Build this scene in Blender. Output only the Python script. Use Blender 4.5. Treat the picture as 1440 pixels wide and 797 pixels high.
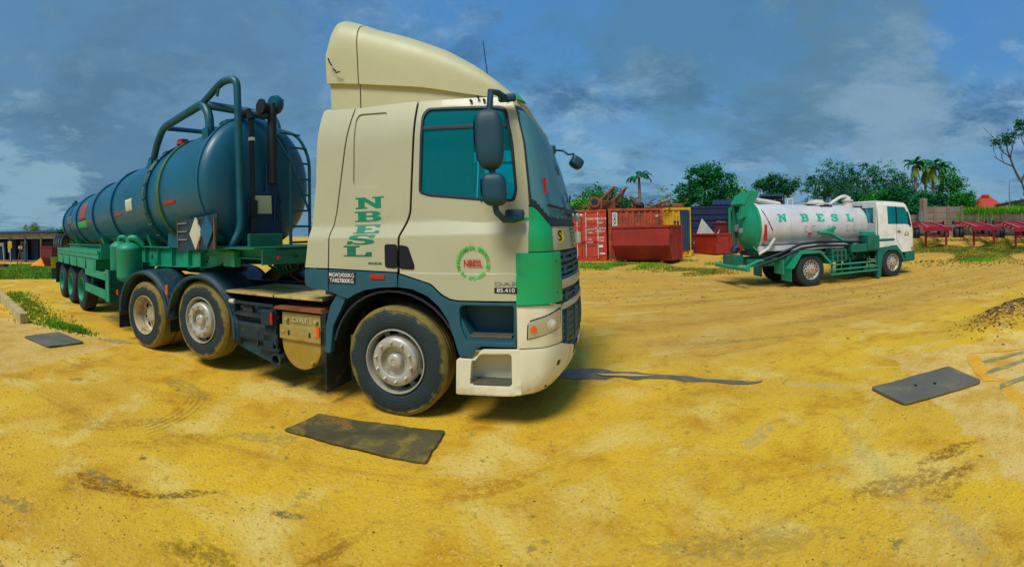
import bpy, bmesh, math, random
from mathutils import Vector, Matrix, noise
import numpy as np
random.seed(7); rng = np.random.default_rng(7)
for o in list(bpy.data.objects): bpy.data.objects.remove(o)
sc = bpy.context.scene; COL = sc.collection
PI = math.pi; sin, cos, R_ = math.sin, math.cos, math.radians

def srgb(r, g, b):
    f = lambda c: (c/255/12.92) if c/255 <= .04045 else ((c/255+.055)/1.055)**2.4
    return (f(r), f(g), f(b), 1)

# ------------------------------------------------------------------ camera (the photograph is a hand-swept phone panorama)
CAMZ = 1.705
cd = bpy.data.cameras.new('camera'); cam = bpy.data.objects.new('camera', cd); COL.objects.link(cam)
cd.type = 'PANO'; cd.panorama_type = 'CENTRAL_CYLINDRICAL'
cd.central_cylindrical_range_u_min = -720/640; cd.central_cylindrical_range_u_max = 720/640
cd.central_cylindrical_range_v_min = -(797-325.6)/640; cd.central_cylindrical_range_v_max = 325.6/640
cd.central_cylindrical_radius = 1
cd.clip_start = .05; cd.clip_end = 3000
cam.matrix_world = Matrix.Translation((0, 0, CAMZ)) @ Matrix.Rotation(13.3/640, 4, 'Y') @ Matrix.Rotation(PI/2, 4, 'X')
sc.camera = cam
# ------------------------------------------------------------------ sky, sun, exposure
SUN_EL, SUN_AZ = R_(56), R_(205)          # azimuth clockwise from +Y: behind the camera, a little left
W = bpy.data.worlds.new('World'); sc.world = W; W.use_nodes = True
nt = W.node_tree; nt.nodes.clear(); N = nt.nodes.new; L = nt.links.new
def nd(t, tree=None, **kw):
    n = (tree or nt).nodes.new(t)
    for k, v in kw.items(): setattr(n, k, v)
    return n
out = N('ShaderNodeOutputWorld'); bg = N('ShaderNodeBackground'); L(bg.outputs[0], out.inputs[0])
bg.inputs[1].default_value = .1
sky = N('ShaderNodeTexSky'); sky.sky_type = 'NISHITA'; sky.sun_disc = False; sky.sun_elevation = SUN_EL
sky.sun_rotation = SUN_AZ; sky.air_density = 1.6; sky.dust_density = 2.0; sky.ozone_density = 3
tc = N('ShaderNodeTexCoord'); sep = N('ShaderNodeSeparateXYZ'); L(tc.outputs['Generated'], sep.inputs[0])
def mth(op, a, b=None, clamp=False, tree=None):
    t = tree or nt
    n = t.nodes.new('ShaderNodeMath'); n.operation = op; n.use_clamp = clamp
    for i, v in enumerate((a, b)):
        if v is None: continue
        if isinstance(v, (int, float)): n.inputs[i].default_value = v
        else: t.links.new(v, n.inputs[i])
    return n.outputs[0]
zc = mth('MAXIMUM', sep.outputs[2], 0.0)
den = mth('ADD', zc, .22)
cx = mth('DIVIDE', sep.outputs[0], den); cy = mth('DIVIDE', sep.outputs[1], den)
cmb = N('ShaderNodeCombineXYZ'); L(cx, cmb.inputs[0]); L(cy, cmb.inputs[1])
def wnoise(scale, detail, rough, w, dist=0):
    n = N('ShaderNodeTexNoise'); n.noise_dimensions = '4D'; n.inputs['Scale'].default_value = scale
    n.inputs['Detail'].default_value = detail; n.inputs['Roughness'].default_value = rough; n.inputs['W'].default_value = w
    n.inputs['Distortion'].default_value = dist
    L(cmb.outputs[0], n.inputs['Vector']); return n.outputs[0]
def wramp(src, a, b, ease=True):
    n = N('ShaderNodeMapRange'); n.interpolation_type = 'SMOOTHSTEP' if ease else 'LINEAR'
    n.inputs[1].default_value = a; n.inputs[2].default_value = b; L(src, n.inputs[0]); return n.outputs[0]
def wmix(fac, a, b):
    n = N('ShaderNodeMix'); n.data_type = 'RGBA'
    for i, v in ((0, fac), (6, a), (7, b)):
        if isinstance(v, (int, float)): n.inputs[i].default_value = v
        elif isinstance(v, tuple): n.inputs[i].default_value = v
        else: L(v, n.inputs[i])
    return n.outputs[2]
K = 4.9   # radiance units of the Background input at strength 0.1
def kc(r, g, b, k=1.0):
    c = srgb(r, g, b); return (c[0]*K*k, c[1]*K*k, c[2]*K*k, 1)
hz = wramp(sep.outputs[2], 0.0, .42)
base = wmix(hz, kc(94, 152, 184), kc(54, 126, 188))
base = wmix(.12, base, sky.outputs[0])
patch = wramp(wnoise(1.5, 6, .6, 3.1, .4), .36, .68)
base = wmix(mth('MULTIPLY', patch, .55), base, kc(96, 138, 186))
teal = wramp(wnoise(2.6, 7, .7, 8.2, .3), .5, .72)
base = wmix(mth('MULTIPLY', teal, .5), base, kc(58, 128, 158))
cl = wramp(wnoise(1.3, 10, .66, 5.35, .3), .47, .60)
shade = wramp(wnoise(2.6, 9, .68, 1.7, .3), .40, .62)
clc = wmix(shade, kc(68, 108, 144), kc(142, 178, 204))
base = wmix(mth('MULTIPLY', cl, .75), base, clc)
# the two heavy cloud banks of the day, as soft masses in sky directions
def bank(dx, dy, dz, rad, soft, seed):
    v = N('ShaderNodeVectorMath'); v.operation = 'DISTANCE'; L(tc.outputs['Generated'], v.inputs[0]); v.inputs[1].default_value = Vector((dx, dy, dz)).normalized()
    d = mth('ADD', v.outputs['Value'], mth('MULTIPLY', mth('SUBTRACT', wnoise(3.0, 8, .65, seed, .3), .5), .75))
    return mth('SUBTRACT', 1.0, wramp(d, rad, rad+soft))
def azel(u, v): # bearing (deg right of the road axis), elevation tangent
    return (sin(R_(u)), cos(R_(u)), v)
for (u, v, r, s, seed, col, am) in ((-52, .34, .34, .35, 2.0, kc(98, 134, 156), .55), (-44, .20, .14, .26, 7.0, kc(84, 120, 150), .55), (44, .30, .10, .10, 4.4, kc(98, 134, 156), .7), (48, .26, .06, .12, 4.9, kc(130, 162, 184), .6),
                                   (36, .22, .06, .1, 6.4, kc(92, 130, 156), .5), (28, .50, .16, .22, 9.1, kc(84, 126, 150), .55), (49, .19, .07, .14, 3.3, kc(132, 166, 190), .6), (-61, .10, .06, .12, 5.5, kc(140, 178, 194), .7), (-36, .26, .05, .12, 5.9, kc(108, 148, 180), .5)):
    base = wmix(mth('MULTIPLY', bank(*azel(u, v), r, s, seed), am), base, col)
L(base, bg.inputs[0])
sd = bpy.data.lights.new('sun', 'SUN'); sun = bpy.data.objects.new('sun', sd); COL.objects.link(sun)
sd.energy = 1.5; sd.angle = R_(22); sd.color = (1, .95, .86)
sdir = Vector((sin(SUN_AZ)*cos(SUN_EL), cos(SUN_AZ)*cos(SUN_EL), sin(SUN_EL)))
sun.rotation_euler = sdir.to_track_quat('Z', 'Y').to_euler()
sc.view_settings.view_transform = 'Standard'; sc.view_settings.look = 'None'
sc.view_settings.exposure = 1.05; sc.view_settings.gamma = 1
sc.cycles.max_bounces = 8; sc.cycles.transparent_max_bounces = 16
try: sc.cycles.use_denoising = True
except Exception: pass

# ================================================================== materials
def mat(name, col, rough=.6, metal=0, dirt=None, damt=.0, dscale=3.0, bump=0, bscale=60, var=.10, spec=.5, dirt2=None, coat=0, low=None):
    m = bpy.data.materials.new(name); m.use_nodes = True; t = m.node_tree
    b = t.nodes['Principled BSDF']; b.inputs['Roughness'].default_value = rough; b.inputs['Metallic'].default_value = metal
    b.inputs['Specular IOR Level'].default_value = spec; b.inputs['Coat Weight'].default_value = coat
    g = t.nodes.new('ShaderNodeTexCoord').outputs['Object']
    def noi(s, d=6, r=.6, di=0):
        n = t.nodes.new('ShaderNodeTexNoise'); n.inputs['Scale'].default_value = s; n.inputs['Detail'].default_value = d
        n.inputs['Roughness'].default_value = r; n.inputs['Distortion'].default_value = di; t.links.new(g, n.inputs['Vector']); return n.outputs[0]
    def rmp(s, a, c):
        n = t.nodes.new('ShaderNodeMapRange'); n.inputs[1].default_value = a; n.inputs[2].default_value = c; n.interpolation_type = 'SMOOTHSTEP'
        t.links.new(s, n.inputs[0]); return n.outputs[0]
    def mx(f, a, c):
        n = t.nodes.new('ShaderNodeMix'); n.data_type = 'RGBA'
        for i, v in ((0, f), (6, a), (7, c)):
            if isinstance(v, (int, float)): n.inputs[i].default_value = v
            elif isinstance(v, tuple): n.inputs[i].default_value = v
            else: t.links.new(v, n.inputs[i])
        return n.outputs[2]
    lo = tuple(c*(1-var*1.6) for c in col[:3])+(1,); hi = tuple(min(1, c*(1+var)) for c in col[:3])+(1,)
    c = mx(rmp(noi(dscale*.7, 5), .3, .7), lo, hi)
    if dirt and damt:
        c = mx(mth('MULTIPLY', rmp(noi(dscale, 9, .68, .4), .66-.35*damt, .80-.2*damt), min(1, .35+damt), tree=t), c, dirt)
    if dirt2:
        c = mx(mth('MULTIPLY', rmp(noi(dscale*9, 6, .7), .60, .72), .7, tree=t), c, dirt2)
    if low:   # mud thrown up from the ground: (colour, z_top, z_bottom)
        sp = t.nodes.new('ShaderNodeSeparateXYZ'); t.links.new(g, sp.inputs[0])
        zz = mth('ADD', sp.outputs[2], mth('MULTIPLY', mth('SUBTRACT', noi(7, 8, .7), .5, tree=t), .5, tree=t), tree=t)
        c = mx(mth('MULTIPLY', rmp(zz, low[1], low[2]), .8, tree=t), c, low[0])
    t.links.new(c, b.inputs['Base Color'])
    rr = mth('ADD', mth('MULTIPLY', noi(dscale*2, 5), .3, tree=t), rough-.15, True, tree=t); t.links.new(rr, b.inputs['Roughness'])
    if bump:
        bn = t.nodes.new('ShaderNodeBump'); bn.inputs['Strength'].default_value = bump; bn.inputs['Distance'].default_value = .01
        t.links.new(noi(bscale, 6, .7), bn.inputs['Height']); t.links.new(bn.outputs[0], b.inputs['Normal'])
    return m
MUD = srgb(150, 118, 40); RUST = srgb(96, 48, 20)
M = {}
M['cream'] = mat('cream_paint', srgb(181, 181, 148), .42, dirt=srgb(172, 158, 104), damt=.16, dscale=2.2, var=.025, coat=.15)
M['cream'].node_tree.nodes['Principled BSDF'].inputs['Specular IOR Level'].default_value = .4
M['creamw'] = mat('cream_bumper', srgb(222, 216, 184), .45, dirt=srgb(150, 125, 60), damt=.22, dscale=3.5, var=.03, low=(srgb(170, 145, 70), .42, .22))
M['spoil'] = mat('cream_spoiler', srgb(188, 186, 142), .5, dirt=srgb(176, 158, 84), damt=.25, dscale=1.6, var=.04)
M['slate'] = mat('slate_plastic', srgb(28, 84, 100), .55, dirt=srgb(70, 88, 84), damt=.25, dscale=3, var=.07)
M['green'] = mat('green_paint', srgb(0, 158, 90), .45, var=.03, coat=.2, dirt=srgb(20, 120, 70), damt=.15)
M['black'] = mat('black_plastic', srgb(24, 38, 48), .5, dirt=srgb(60, 66, 56), damt=.18, dscale=5)
M['mirror'] = mat('mirror_housing', srgb(4, 62, 80), .55, dirt=srgb(20, 70, 90), damt=.2, dscale=5, bump=.1)
M['gap'] = mat('seam_dark', srgb(60, 56, 40), .8)
M['rubber'] = mat('rubber_seal', srgb(18, 40, 52), .6)
M['chassis'] = mat('chassis_steel', srgb(20, 42, 50), .7, dirt=srgb(84, 74, 44), damt=.4, dscale=5, bump=.2, bscale=40)
M['fender'] = mat('mudguard_plastic', srgb(12, 58, 70), .55, dirt=srgb(58, 78, 88), damt=.45, dscale=4, bump=.1, bscale=30)
M['flap'] = mat('mud_flap', srgb(24, 34, 34), .85, dirt=srgb(110, 92, 40), damt=.4, dscale=4.5, dirt2=srgb(130, 112, 56), bump=.4, bscale=80)
M['silver'] = mat('wheel_silver', srgb(186, 182, 166), .42, .35, dirt=srgb(120, 104, 66), damt=.35, dscale=7, var=.06)
M['rimmud'] = mat('wheel_muddy', srgb(190, 180, 146), .5, .2, dirt=srgb(146, 116, 48), damt=.6, dscale=6)
M['trim'] = mat('wheel_dark', srgb(30, 34, 32), .7)
M['tread'] = mat('tread_plate', srgb(196, 174, 104), .6, .15, dirt=srgb(120, 98, 48), damt=.5, dscale=9, bump=.5, bscale=70)
M['chrome'] = mat('lamp_chrome', srgb(206, 204, 186), .25, .6, var=.03); M['navyblack'] = mat('handle_black', srgb(6, 10, 34), .4)
M['steptread'] = mat('step_grip', srgb(92, 92, 78), .6, .2, dirt=srgb(140, 124, 80), damt=.3, dscale=14, bump=.8, bscale=60)
M['muffler'] = mat('muddy_silver', srgb(172, 158, 96), .45, .3, dirt=srgb(160, 128, 44), damt=.5, dscale=4, low=(srgb(168, 138, 44), .66, .5))
M['tank'] = mat('tank_blue_paint', srgb(0, 90, 116), .46, dirt=srgb(0, 64, 88), damt=.4, dscale=1.3, var=.08, coat=.1, dirt2=srgb(8, 80, 104))
M['tankdark'] = mat('tank_blue_pipe', srgb(2, 82, 98), .45, dirt=srgb(8, 40, 58), damt=.35, dscale=4)
M['tgreen'] = mat('trailer_green', srgb(14, 146, 108), .5, dirt=srgb(10, 96, 76), damt=.35, dscale=3, var=.08, dirt2=srgb(30, 120, 84))
M['dgreen'] = mat('dull_green', srgb(8, 104, 84), .55, dirt=srgb(30, 66, 50), damt=.45, dscale=4)
M['yellowrim'] = mat('weathered_weld', srgb(66, 106, 66), .6, dirt=srgb(20, 80, 90), damt=.5, dscale=6)
M['red'] = mat('red_paint', srgb(180, 30, 24), .45)
M['orange'] = mat('orange_reflector', srgb(230, 90, 16), .35)
M['white'] = mat('white_paint', srgb(208, 206, 196), .5, dirt=srgb(160, 140, 96), damt=.2, dscale=4)
M['vtank'] = mat('white_tank_paint', srgb(196, 196, 196), .38, dirt=srgb(158, 146, 150), damt=.25, dscale=2.5, dirt2=srgb(182, 172, 176))
M['vwhite'] = mat('truck_white_paint', srgb(222, 222, 214), .4, dirt=srgb(170, 166, 140), damt=.15, dscale=3)
M['letter'] = mat('green_lettering', srgb(0, 122, 92), .5, var=.15)
M['letterlt'] = mat('teal_lettering', srgb(10, 178, 150), .5)
M['logo'] = mat('logo_green', srgb(10, 196, 60), .5); M['logored'] = mat('logo_red', srgb(206, 22, 26), .5)
M['logoyel'] = mat('logo_yellow', srgb(214, 180, 30), .5)
M['ink'] = mat('black_lettering', srgb(20, 24, 26), .5); M['wink'] = mat('white_lettering', srgb(225, 225, 215), .5)
M['cred'] = mat('container_red', srgb(190, 62, 36), .6, dirt=srgb(112, 58, 28), damt=.42, dscale=2.2, var=.14, dirt2=srgb(140, 50, 30), bump=.15)
M['credd'] = mat('container_rust_red', srgb(182, 78, 40), .65, dirt=srgb(112, 62, 30), damt=.6, dscale=2.5, var=.15, dirt2=srgb(90, 44, 24), bump=.2)
M['skip'] = mat('skip_red', srgb(158, 44, 34), .55, dirt=srgb(110, 44, 30), damt=.4, dscale=1.7, var=.1, dirt2=srgb(150, 70, 48), bump=.15)
M['cyel'] = mat('container_yellow', srgb(214, 166, 16), .6, dirt=srgb(140, 96, 20), damt=.4, dscale=3)
M['navy'] = mat('container_navy', srgb(16, 34, 74), .6, dirt=srgb(30, 44, 66), damt=.4, dscale=3, var=.2)
M['cblue'] = mat('container_grey_blue', srgb(44, 86, 104), .6, dirt=srgb(50, 60, 60), damt=.4)
M['maroon'] = mat('maroon_paint', srgb(152, 12, 48), .5, dirt=srgb(96, 36, 40), damt=.35, dscale=3)
M['pinkedge'] = mat('worn_pink_steel', srgb(190, 84, 84), .6, dirt=srgb(150, 40, 50), damt=.5, dscale=6)
M['wall'] = mat('block_wall', srgb(132, 118, 100), .85, dirt=srgb(96, 92, 80), damt=.45, dscale=.9, var=.12, bump=.3, bscale=20)
M['wall2'] = mat('block_wall_pale', srgb(146, 130, 112), .85, dirt=srgb(106, 98, 84), damt=.4, dscale=.9, var=.12, bump=.3, bscale=20)
M['conc'] = mat('kerb_concrete', srgb(186, 166, 112), .85, dirt=srgb(140, 124, 76), damt=.4, dscale=4, bump=.3)
M['mata'] = mat('rubber_mat_worn', srgb(84, 78, 42), .8, dirt=srgb(150, 124, 44), damt=.5, dscale=4.2, var=.2, bump=.6, bscale=90, dirt2=srgb(44, 42, 30))
M['matb'] = mat('rubber_mat_grey', srgb(100, 96, 78), .6, dirt=srgb(160, 132, 60), damt=.35, dscale=3, var=.1, bump=.2)
M['roofred'] = mat('house_roof_red', srgb(186, 56, 38), .7, var=.12, dirt=srgb(150, 60, 40), damt=.3)
M['house'] = mat('house_wall', srgb(204, 176, 122), .8)
M['shedroof'] = mat('shed_roof', srgb(150, 146, 120), .7, dirt=srgb(120, 104, 78), damt=.4, dscale=.5)
M['shedwall'] = mat('shed_blue_sheet', srgb(14, 62, 92), .7, dirt=srgb(10, 40, 60), damt=.5, dscale=.6)
M['shedbrown'] = mat('shed_brown', srgb(120, 100, 74), .8)
M['rust'] = mat('rusted_steel', srgb(134, 80, 44), .8, dirt=srgb(84, 44, 28), damt=.5, dscale=4, bump=.4)
M['sandpile'] = mat('orange_sand', srgb(226, 140, 40), .95, var=.12, bump=.5, bscale=8)
M['yellow'] = mat('yellow_plastic', srgb(224, 184, 24), .5)
M['hose'] = mat('black_hose', srgb(14, 24, 30), .6)
M['hosegreen'] = mat('green_hose', srgb(10, 96, 72), .5); M['hosered'] = mat('red_hose', srgb(176, 24, 40), .5); M['hoseblue'] = mat('blue_hose', srgb(26, 60, 84), .5)
M['paper'] = mat('paper_white', srgb(196, 200, 170), .7, dirt=srgb(150, 150, 110), damt=.3)
M['placard'] = mat('placard_rusty', srgb(22, 52, 66), .6, dirt=srgb(140, 128, 84), damt=.3, dscale=8, dirt2=srgb(120, 74, 30))
M['interior'] = mat('cab_interior', srgb(30, 62, 70), .8)
M['bark'] = mat('bark_brown', srgb(84, 74, 58), .9, dirt=srgb(54, 48, 40), damt=.5, dscale=6, bump=.5, bscale=20)
M['barkp'] = mat('bark_pale', srgb(132, 124, 108), .9, dirt=srgb(80, 70, 58), damt=.5, dscale=6, bump=.4, bscale=20)
M['steelpale'] = mat('galvanised', srgb(140, 150, 150), .5, .4)
M['blockred'] = mat('dark_red_bin', srgb(112, 18, 26), .6, dirt=srgb(80, 30, 24), damt=.4)

def glassmat(name, tint, through, rough=.06, refl=(.30, .50, .55, 1)):
    m = bpy.data.materials.new(name); m.use_nodes = True; t = m.node_tree; t.nodes.clear()
    o = nd('ShaderNodeOutputMaterial', t); tr = nd('ShaderNodeBsdfTransparent', t); tr.inputs[0].default_value = tint
    p = nd('ShaderNodeBsdfPrincipled', t); p.inputs['Base Color'].default_value = refl; p.inputs['Roughness'].default_value = rough; p.inputs['Specular IOR Level'].default_value = 1.0
    mx = nd('ShaderNodeMixShader', t); mx.inputs[0].default_value = through
    t.links.new(p.outputs[0], mx.inputs[1]); t.links.new(tr.outputs[0], mx.inputs[2]); t.links.new(mx.outputs[0], o.inputs[0]); return m
M['glass'] = glassmat('side_glass', (.36, .97, .98, 1), .76, .05, srgb(0, 160, 170))
M['wind'] = glassmat('windscreen_glass', (.55, .92, .95, 1), .60, .05, srgb(120, 196, 212))
M['lamp'] = glassmat('lamp_lens', (.97, .97, .93, 1), .86, .05, srgb(210, 205, 180))
M['mirrorglass'] = mat('mirror_glass', (.7, .75, .78, 1), .06, 1, var=0)

def tyremat(name, mudr, amt, R):
    """sidewall black, dried mud outside the radius mudr (around the axle, local y)"""
    m = bpy.data.materials.new(name); m.use_nodes = True; t = m.node_tree; b = t.nodes['Principled BSDF']
    g = nd('ShaderNodeTexCoord', t).outputs['Object']
    sp = nd('ShaderNodeSeparateXYZ', t); t.links.new(g, sp.inputs[0])
    r = mth('SQRT', mth('ADD', mth('MULTIPLY', sp.outputs[0], sp.outputs[0], tree=t), mth('MULTIPLY', sp.outputs[2], sp.outputs[2], tree=t), tree=t), tree=t)
    def noi(s, d, ro=.65):
        n = nd('ShaderNodeTexNoise', t); n.inputs['Scale'].default_value = s; n.inputs['Detail'].default_value = d; n.inputs['Roughness'].default_value = ro
        t.links.new(g, n.inputs['Vector']); return n.outputs[0]
    rr = mth('ADD', r, mth('MULTIPLY', mth('SUBTRACT', noi(5, 8), .5, tree=t), .22, tree=t), tree=t)
    mr = nd('ShaderNodeMapRange', t); mr.interpolation_type = 'SMOOTHSTEP'; mr.inputs[1].default_value = mudr; mr.inputs[2].default_value = mudr+.045; t.links.new(rr, mr.inputs[0])
    def mx(f, a, c):
        n = nd('ShaderNodeMix', t); n.data_type = 'RGBA'
        for i, v in ((0, f), (6, a), (7, c)):
            if isinstance(v, tuple): n.inputs[i].default_value = v
            else: t.links.new(v, n.inputs[i])
        return n.outputs[2]
    rubber = mx(noi(11, 7), srgb(12, 30, 36), srgb(38, 56, 56))
    mud = mx(noi(16, 8), srgb(70, 68, 34), srgb(168, 142, 54))
    c = mx(mth('MULTIPLY', mr.outputs[0], amt, tree=t), rubber, mud)
    t.links.new(c, b.inputs['Base Color']); b.inputs['Roughness'].default_value = .75
    rings = nd('ShaderNodeTexNoise', t); bn = nd('ShaderNodeBump', t); bn.inputs['Strength'].default_value = .25; bn.inputs['Distance'].default_value = .003
    t.links.new(mth('ADD', mth('SINE', mth('MULTIPLY', r, 210, tree=t), tree=t), mth('MULTIPLY', noi(60, 4), 2, tree=t), tree=t), bn.inputs['Height']); t.links.new(bn.outputs[0], b.inputs['Normal'])
    return m
M['tyre_front'] = tyremat('tyre_front', .452, .85, .515); M['tyre_mud'] = tyremat('tyre_muddy', .425, .95, .515)
M['tyre'] = tyremat('tyre_plain', .53, .5, .5)

# ================================================================== mesh helpers
def empty(name, loc=(0, 0, 0), rz=0, parent=None):
    o = bpy.data.objects.new(name, None); COL.objects.link(o); o.location = loc; o.rotation_euler = (0, 0, rz); o.empty_display_size = .2
    if parent: o.parent = parent
    return o
def tag(o, label, cat, group=None, kind=None):
    if label: o['label'] = label
    if cat: o['category'] = cat
    if group: o['group'] = group
    if kind: o['kind'] = kind
    return o
class MB:
    """collects shapes, builds ONE mesh object"""
    def __init__(s): s.bm = bmesh.new()
    def box(s, c, d, rz=0, ry=0, rx=0, bev=0, taper=None):
        r = bmesh.ops.create_cube(s.bm, size=1); vs = r['verts']
        for v in vs:
            if taper and v.co.z > 0: v.co.x *= taper[0]; v.co.y *= taper[1]
        bmesh.ops.scale(s.bm, vec=d, verts=vs)
        if bev:
            es = list({e for v in vs for e in v.link_edges}); q = bmesh.ops.bevel(s.bm, geom=es, offset=bev, segments=2, affect='EDGES', profile=.6)
            vs = [v for v in q['verts']] ; vs = list({v for f in q['faces'] for v in f.verts} | {v for v in vs})
            # collect the whole island
            seen = set(vs); st = list(vs)
            while st:
                v = st.pop()
                for e in v.link_edges:
                    w = e.other_vert(v)
                    if w not in seen: seen.add(w); st.append(w)
            vs = list(seen)
        m = Matrix.Translation(c) @ Matrix.Rotation(rz, 4, 'Z') @ Matrix.Rotation(ry, 4, 'Y') @ Matrix.Rotation(rx, 4, 'X')
        bmesh.ops.transform(s.bm, matrix=m, verts=vs); return s
    def tube(s, pts, r, n=10, cap=True, rad=None):
        pts = [Vector(p) for p in pts]; rings = []; up = None
        for i, p in enumerate(pts):
            d = (pts[min(i+1, len(pts)-1)]-pts[max(i-1, 0)]).normalized()
            if up is None: up = d.orthogonal().normalized()
            up = (up-d*up.dot(d)).normalized(); w = d.cross(up); rr = rad[i] if rad else r
            rings.append([s.bm.verts.new(p+(up*cos(2*PI*k/n)+w*sin(2*PI*k/n))*rr) for k in range(n)])
        for a, b in zip(rings, rings[1:]):
            for k in range(n): s.bm.faces.new((a[k], a[(k+1) % n], b[(k+1) % n], b[k]))
        if cap: s.bm.faces.new(rings[0][::-1]); s.bm.faces.new(rings[-1])
        return s
    def lathe(s, prof, c=(0, 0, 0), axis='Y', n=40, close=False, cap=True):
        rings = []
        for (r, a) in prof:
            ring = []
            for k in range(n):
                t = 2*PI*k/n; u, w = r*cos(t), r*sin(t)
                co = (u, a, w) if axis == 'Y' else ((a, u, w) if axis == 'X' else (u, w, a))
                ring.append(s.bm.verts.new(Vector(co)+Vector(c)))
            rings.append(ring)
        prs = list(zip(rings, rings[1:]))+([(rings[-1], rings[0])] if close else [])
        for a, b in prs:
            for k in range(n):
                s.bm.faces.new((a[k], a[(k+1) % n], b[(k+1) % n], b[k]))
        if cap and not close:
            s.bm.faces.new(rings[0][::-1]); s.bm.faces.new(rings[-1])
        return s
    def grid(s, f, nu, nv, u0=0, u1=1, v0=0, v1=1, skip=None):
        g = [[s.bm.verts.new(f(u0+(u1-u0)*i/nu, v0+(v1-v0)*j/nv)) for j in range(nv+1)] for i in range(nu+1)]
        for i in range(nu):
            for j in range(nv):
                if skip and skip(i, j): continue
                s.bm.faces.new((g[i][j], g[i+1][j], g[i+1][j+1], g[i][j+1]))
        return s
    def prism(s, poly, h0, h1, plane='XZ'):
        """extrude a polygon; plane XZ: along y from h0 to h1; XY: along z; YZ: along x"""
        def co(a, b, h): return (a, h, b) if plane == 'XZ' else ((a, b, h) if plane == 'XY' else (h, a, b))
        A = [s.bm.verts.new(co(a, b, h0)) for a, b in poly]; B = [s.bm.verts.new(co(a, b, h1)) for a, b in poly]
        n = len(poly)
        for i in range(n): s.bm.faces.new((A[i], A[(i+1) % n], B[(i+1) % n], B[i]))
        s.bm.faces.new(A[::-1]); s.bm.faces.new(B); return s
    def quad(s, *ps): s.bm.faces.new([s.bm.verts.new(p) for p in ps]); return s
    def build(s, name, m, parent=None, loc=None, rot=None, smooth=None, bevel=None, solid=None):
        bmesh.ops.recalc_face_normals(s.bm, faces=s.bm.faces)
        me = bpy.data.meshes.new(name); s.bm.to_mesh(me); s.bm.free()
        return link(name, me, m, parent, loc, rot, smooth, bevel, solid)
def link(name, me, m, parent=None, loc=None, rot=None, smooth=None, bevel=None, solid=None):
    o = bpy.data.objects.new(name, me); COL.objects.link(o)
    me.materials.clear(); me.materials.append(M[m] if isinstance(m, str) else m)
    if parent: o.parent = parent
    if loc: o.location = loc
    if rot: o.rotation_euler = rot
    if solid:
        q = o.modifiers.new('solid', 'SOLIDIFY'); q.thickness = solid; q.offset = 0
    if bevel:
        q = o.modifiers.new('bevel', 'BEVEL'); q.width = bevel; q.segments = 2; q.limit_method = 'ANGLE'; q.angle_limit = R_(40)
    if smooth is not None:
        me.polygons.foreach_set('use_smooth', [True]*len(me.polygons))
        me.update(); ang = R_(smooth)
        try: me.set_sharp_from_angle(angle=ang)
        except Exception: pass
    return o
def kids(o): return [c for c in bpy.data.objects if c.parent == o]
def copy_tree(o, parent=None):
    c = o.copy(); COL.objects.link(c); c.parent = parent
    for ch in o.children: copy_tree(ch, c)
    return c
def rp(pts, r, n=4):
    """round the corners of a polygon"""
    out = []; N_ = len(pts); rs = r if isinstance(r, (list, tuple)) else [r]*N_
    for i in range(N_):
        p = Vector(pts[i]); a = Vector(pts[i-1]); b = Vector(pts[(i+1) % N_]); rr = rs[i]
        if rr <= 0: out.append(tuple(p)); continue
        da = (a-p); db = (b-p); d = min(rr, da.length*.45, db.length*.45)
        s0 = p+da.normalized()*d; s1 = p+db.normalized()*d
        for k in range(n+1):
            t = k/n; out.append(tuple(s0*(1-t)**2+p*2*t*(1-t)+s1*t*t))
    return out
def plate_mesh(name, outer, holes=(), thick=.02, bevel=.003):
    """flat plate with true holes; lies in XY, thickness along Z"""
    cu = bpy.data.curves.new(name, 'CURVE'); cu.dimensions = '2D'; cu.fill_mode = 'BOTH'
    for poly in [outer]+list(holes):
        sp = cu.splines.new('POLY'); sp.points.add(len(poly)-1); sp.use_cyclic_u = True
        for p, q in zip(sp.points, poly): p.co = (q[0], q[1], 0, 1)
    cu.extrude = max(thick/2-bevel, .0005); cu.bevel_depth = bevel; cu.bevel_resolution = 1; cu.offset = -bevel
    o = bpy.data.objects.new(name, cu); COL.objects.link(o)
    dg = bpy.context.evaluated_depsgraph_get(); dg.update()
    me = bpy.data.meshes.new_from_object(o.evaluated_get(dg)); bpy.data.objects.remove(o); bpy.data.curves.remove(cu); return me
def panel(name, outer, m, parent, holes=(), thick=.025, bevel=.004, zcuts=(), xcuts=(), yf=None, side=-1, y=0, smooth=35):
    """vertical plate in the XZ plane of a vehicle, bent along yf(x,z)"""
    me = plate_mesh(name, outer, holes, thick, bevel)
    bm = bmesh.new(); bm.from_mesh(me)
    bmesh.ops.remove_doubles(bm, verts=bm.verts, dist=.0002)
    for z in zcuts: bmesh.ops.bisect_plane(bm, geom=bm.verts[:]+bm.edges[:]+bm.faces[:], plane_co=(0, z, 0), plane_no=(0, 1, 0))
    for x in xcuts: bmesh.ops.bisect_plane(bm, geom=bm.verts[:]+bm.edges[:]+bm.faces[:], plane_co=(x, 0, 0), plane_no=(1, 0, 0))
    for v in bm.verts:
        x, z, t = v.co.x, v.co.y, v.co.z
        yy = (yf(x, z) if yf else y)
        v.co = (x, side*(yy+t-thick/2), z)
    if side > 0: pass
    bmesh.ops.recalc_face_normals(bm, faces=bm.faces)
    bm.to_mesh(me); bm.free(); me.name = name
    o = link(name, me, m, parent, smooth=smooth)
    if smooth is not None and thick > .01:
        q = o.modifiers.new('wn', 'WEIGHTED_NORMAL'); q.keep_sharp = True; q.weight = 80
    return o
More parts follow.
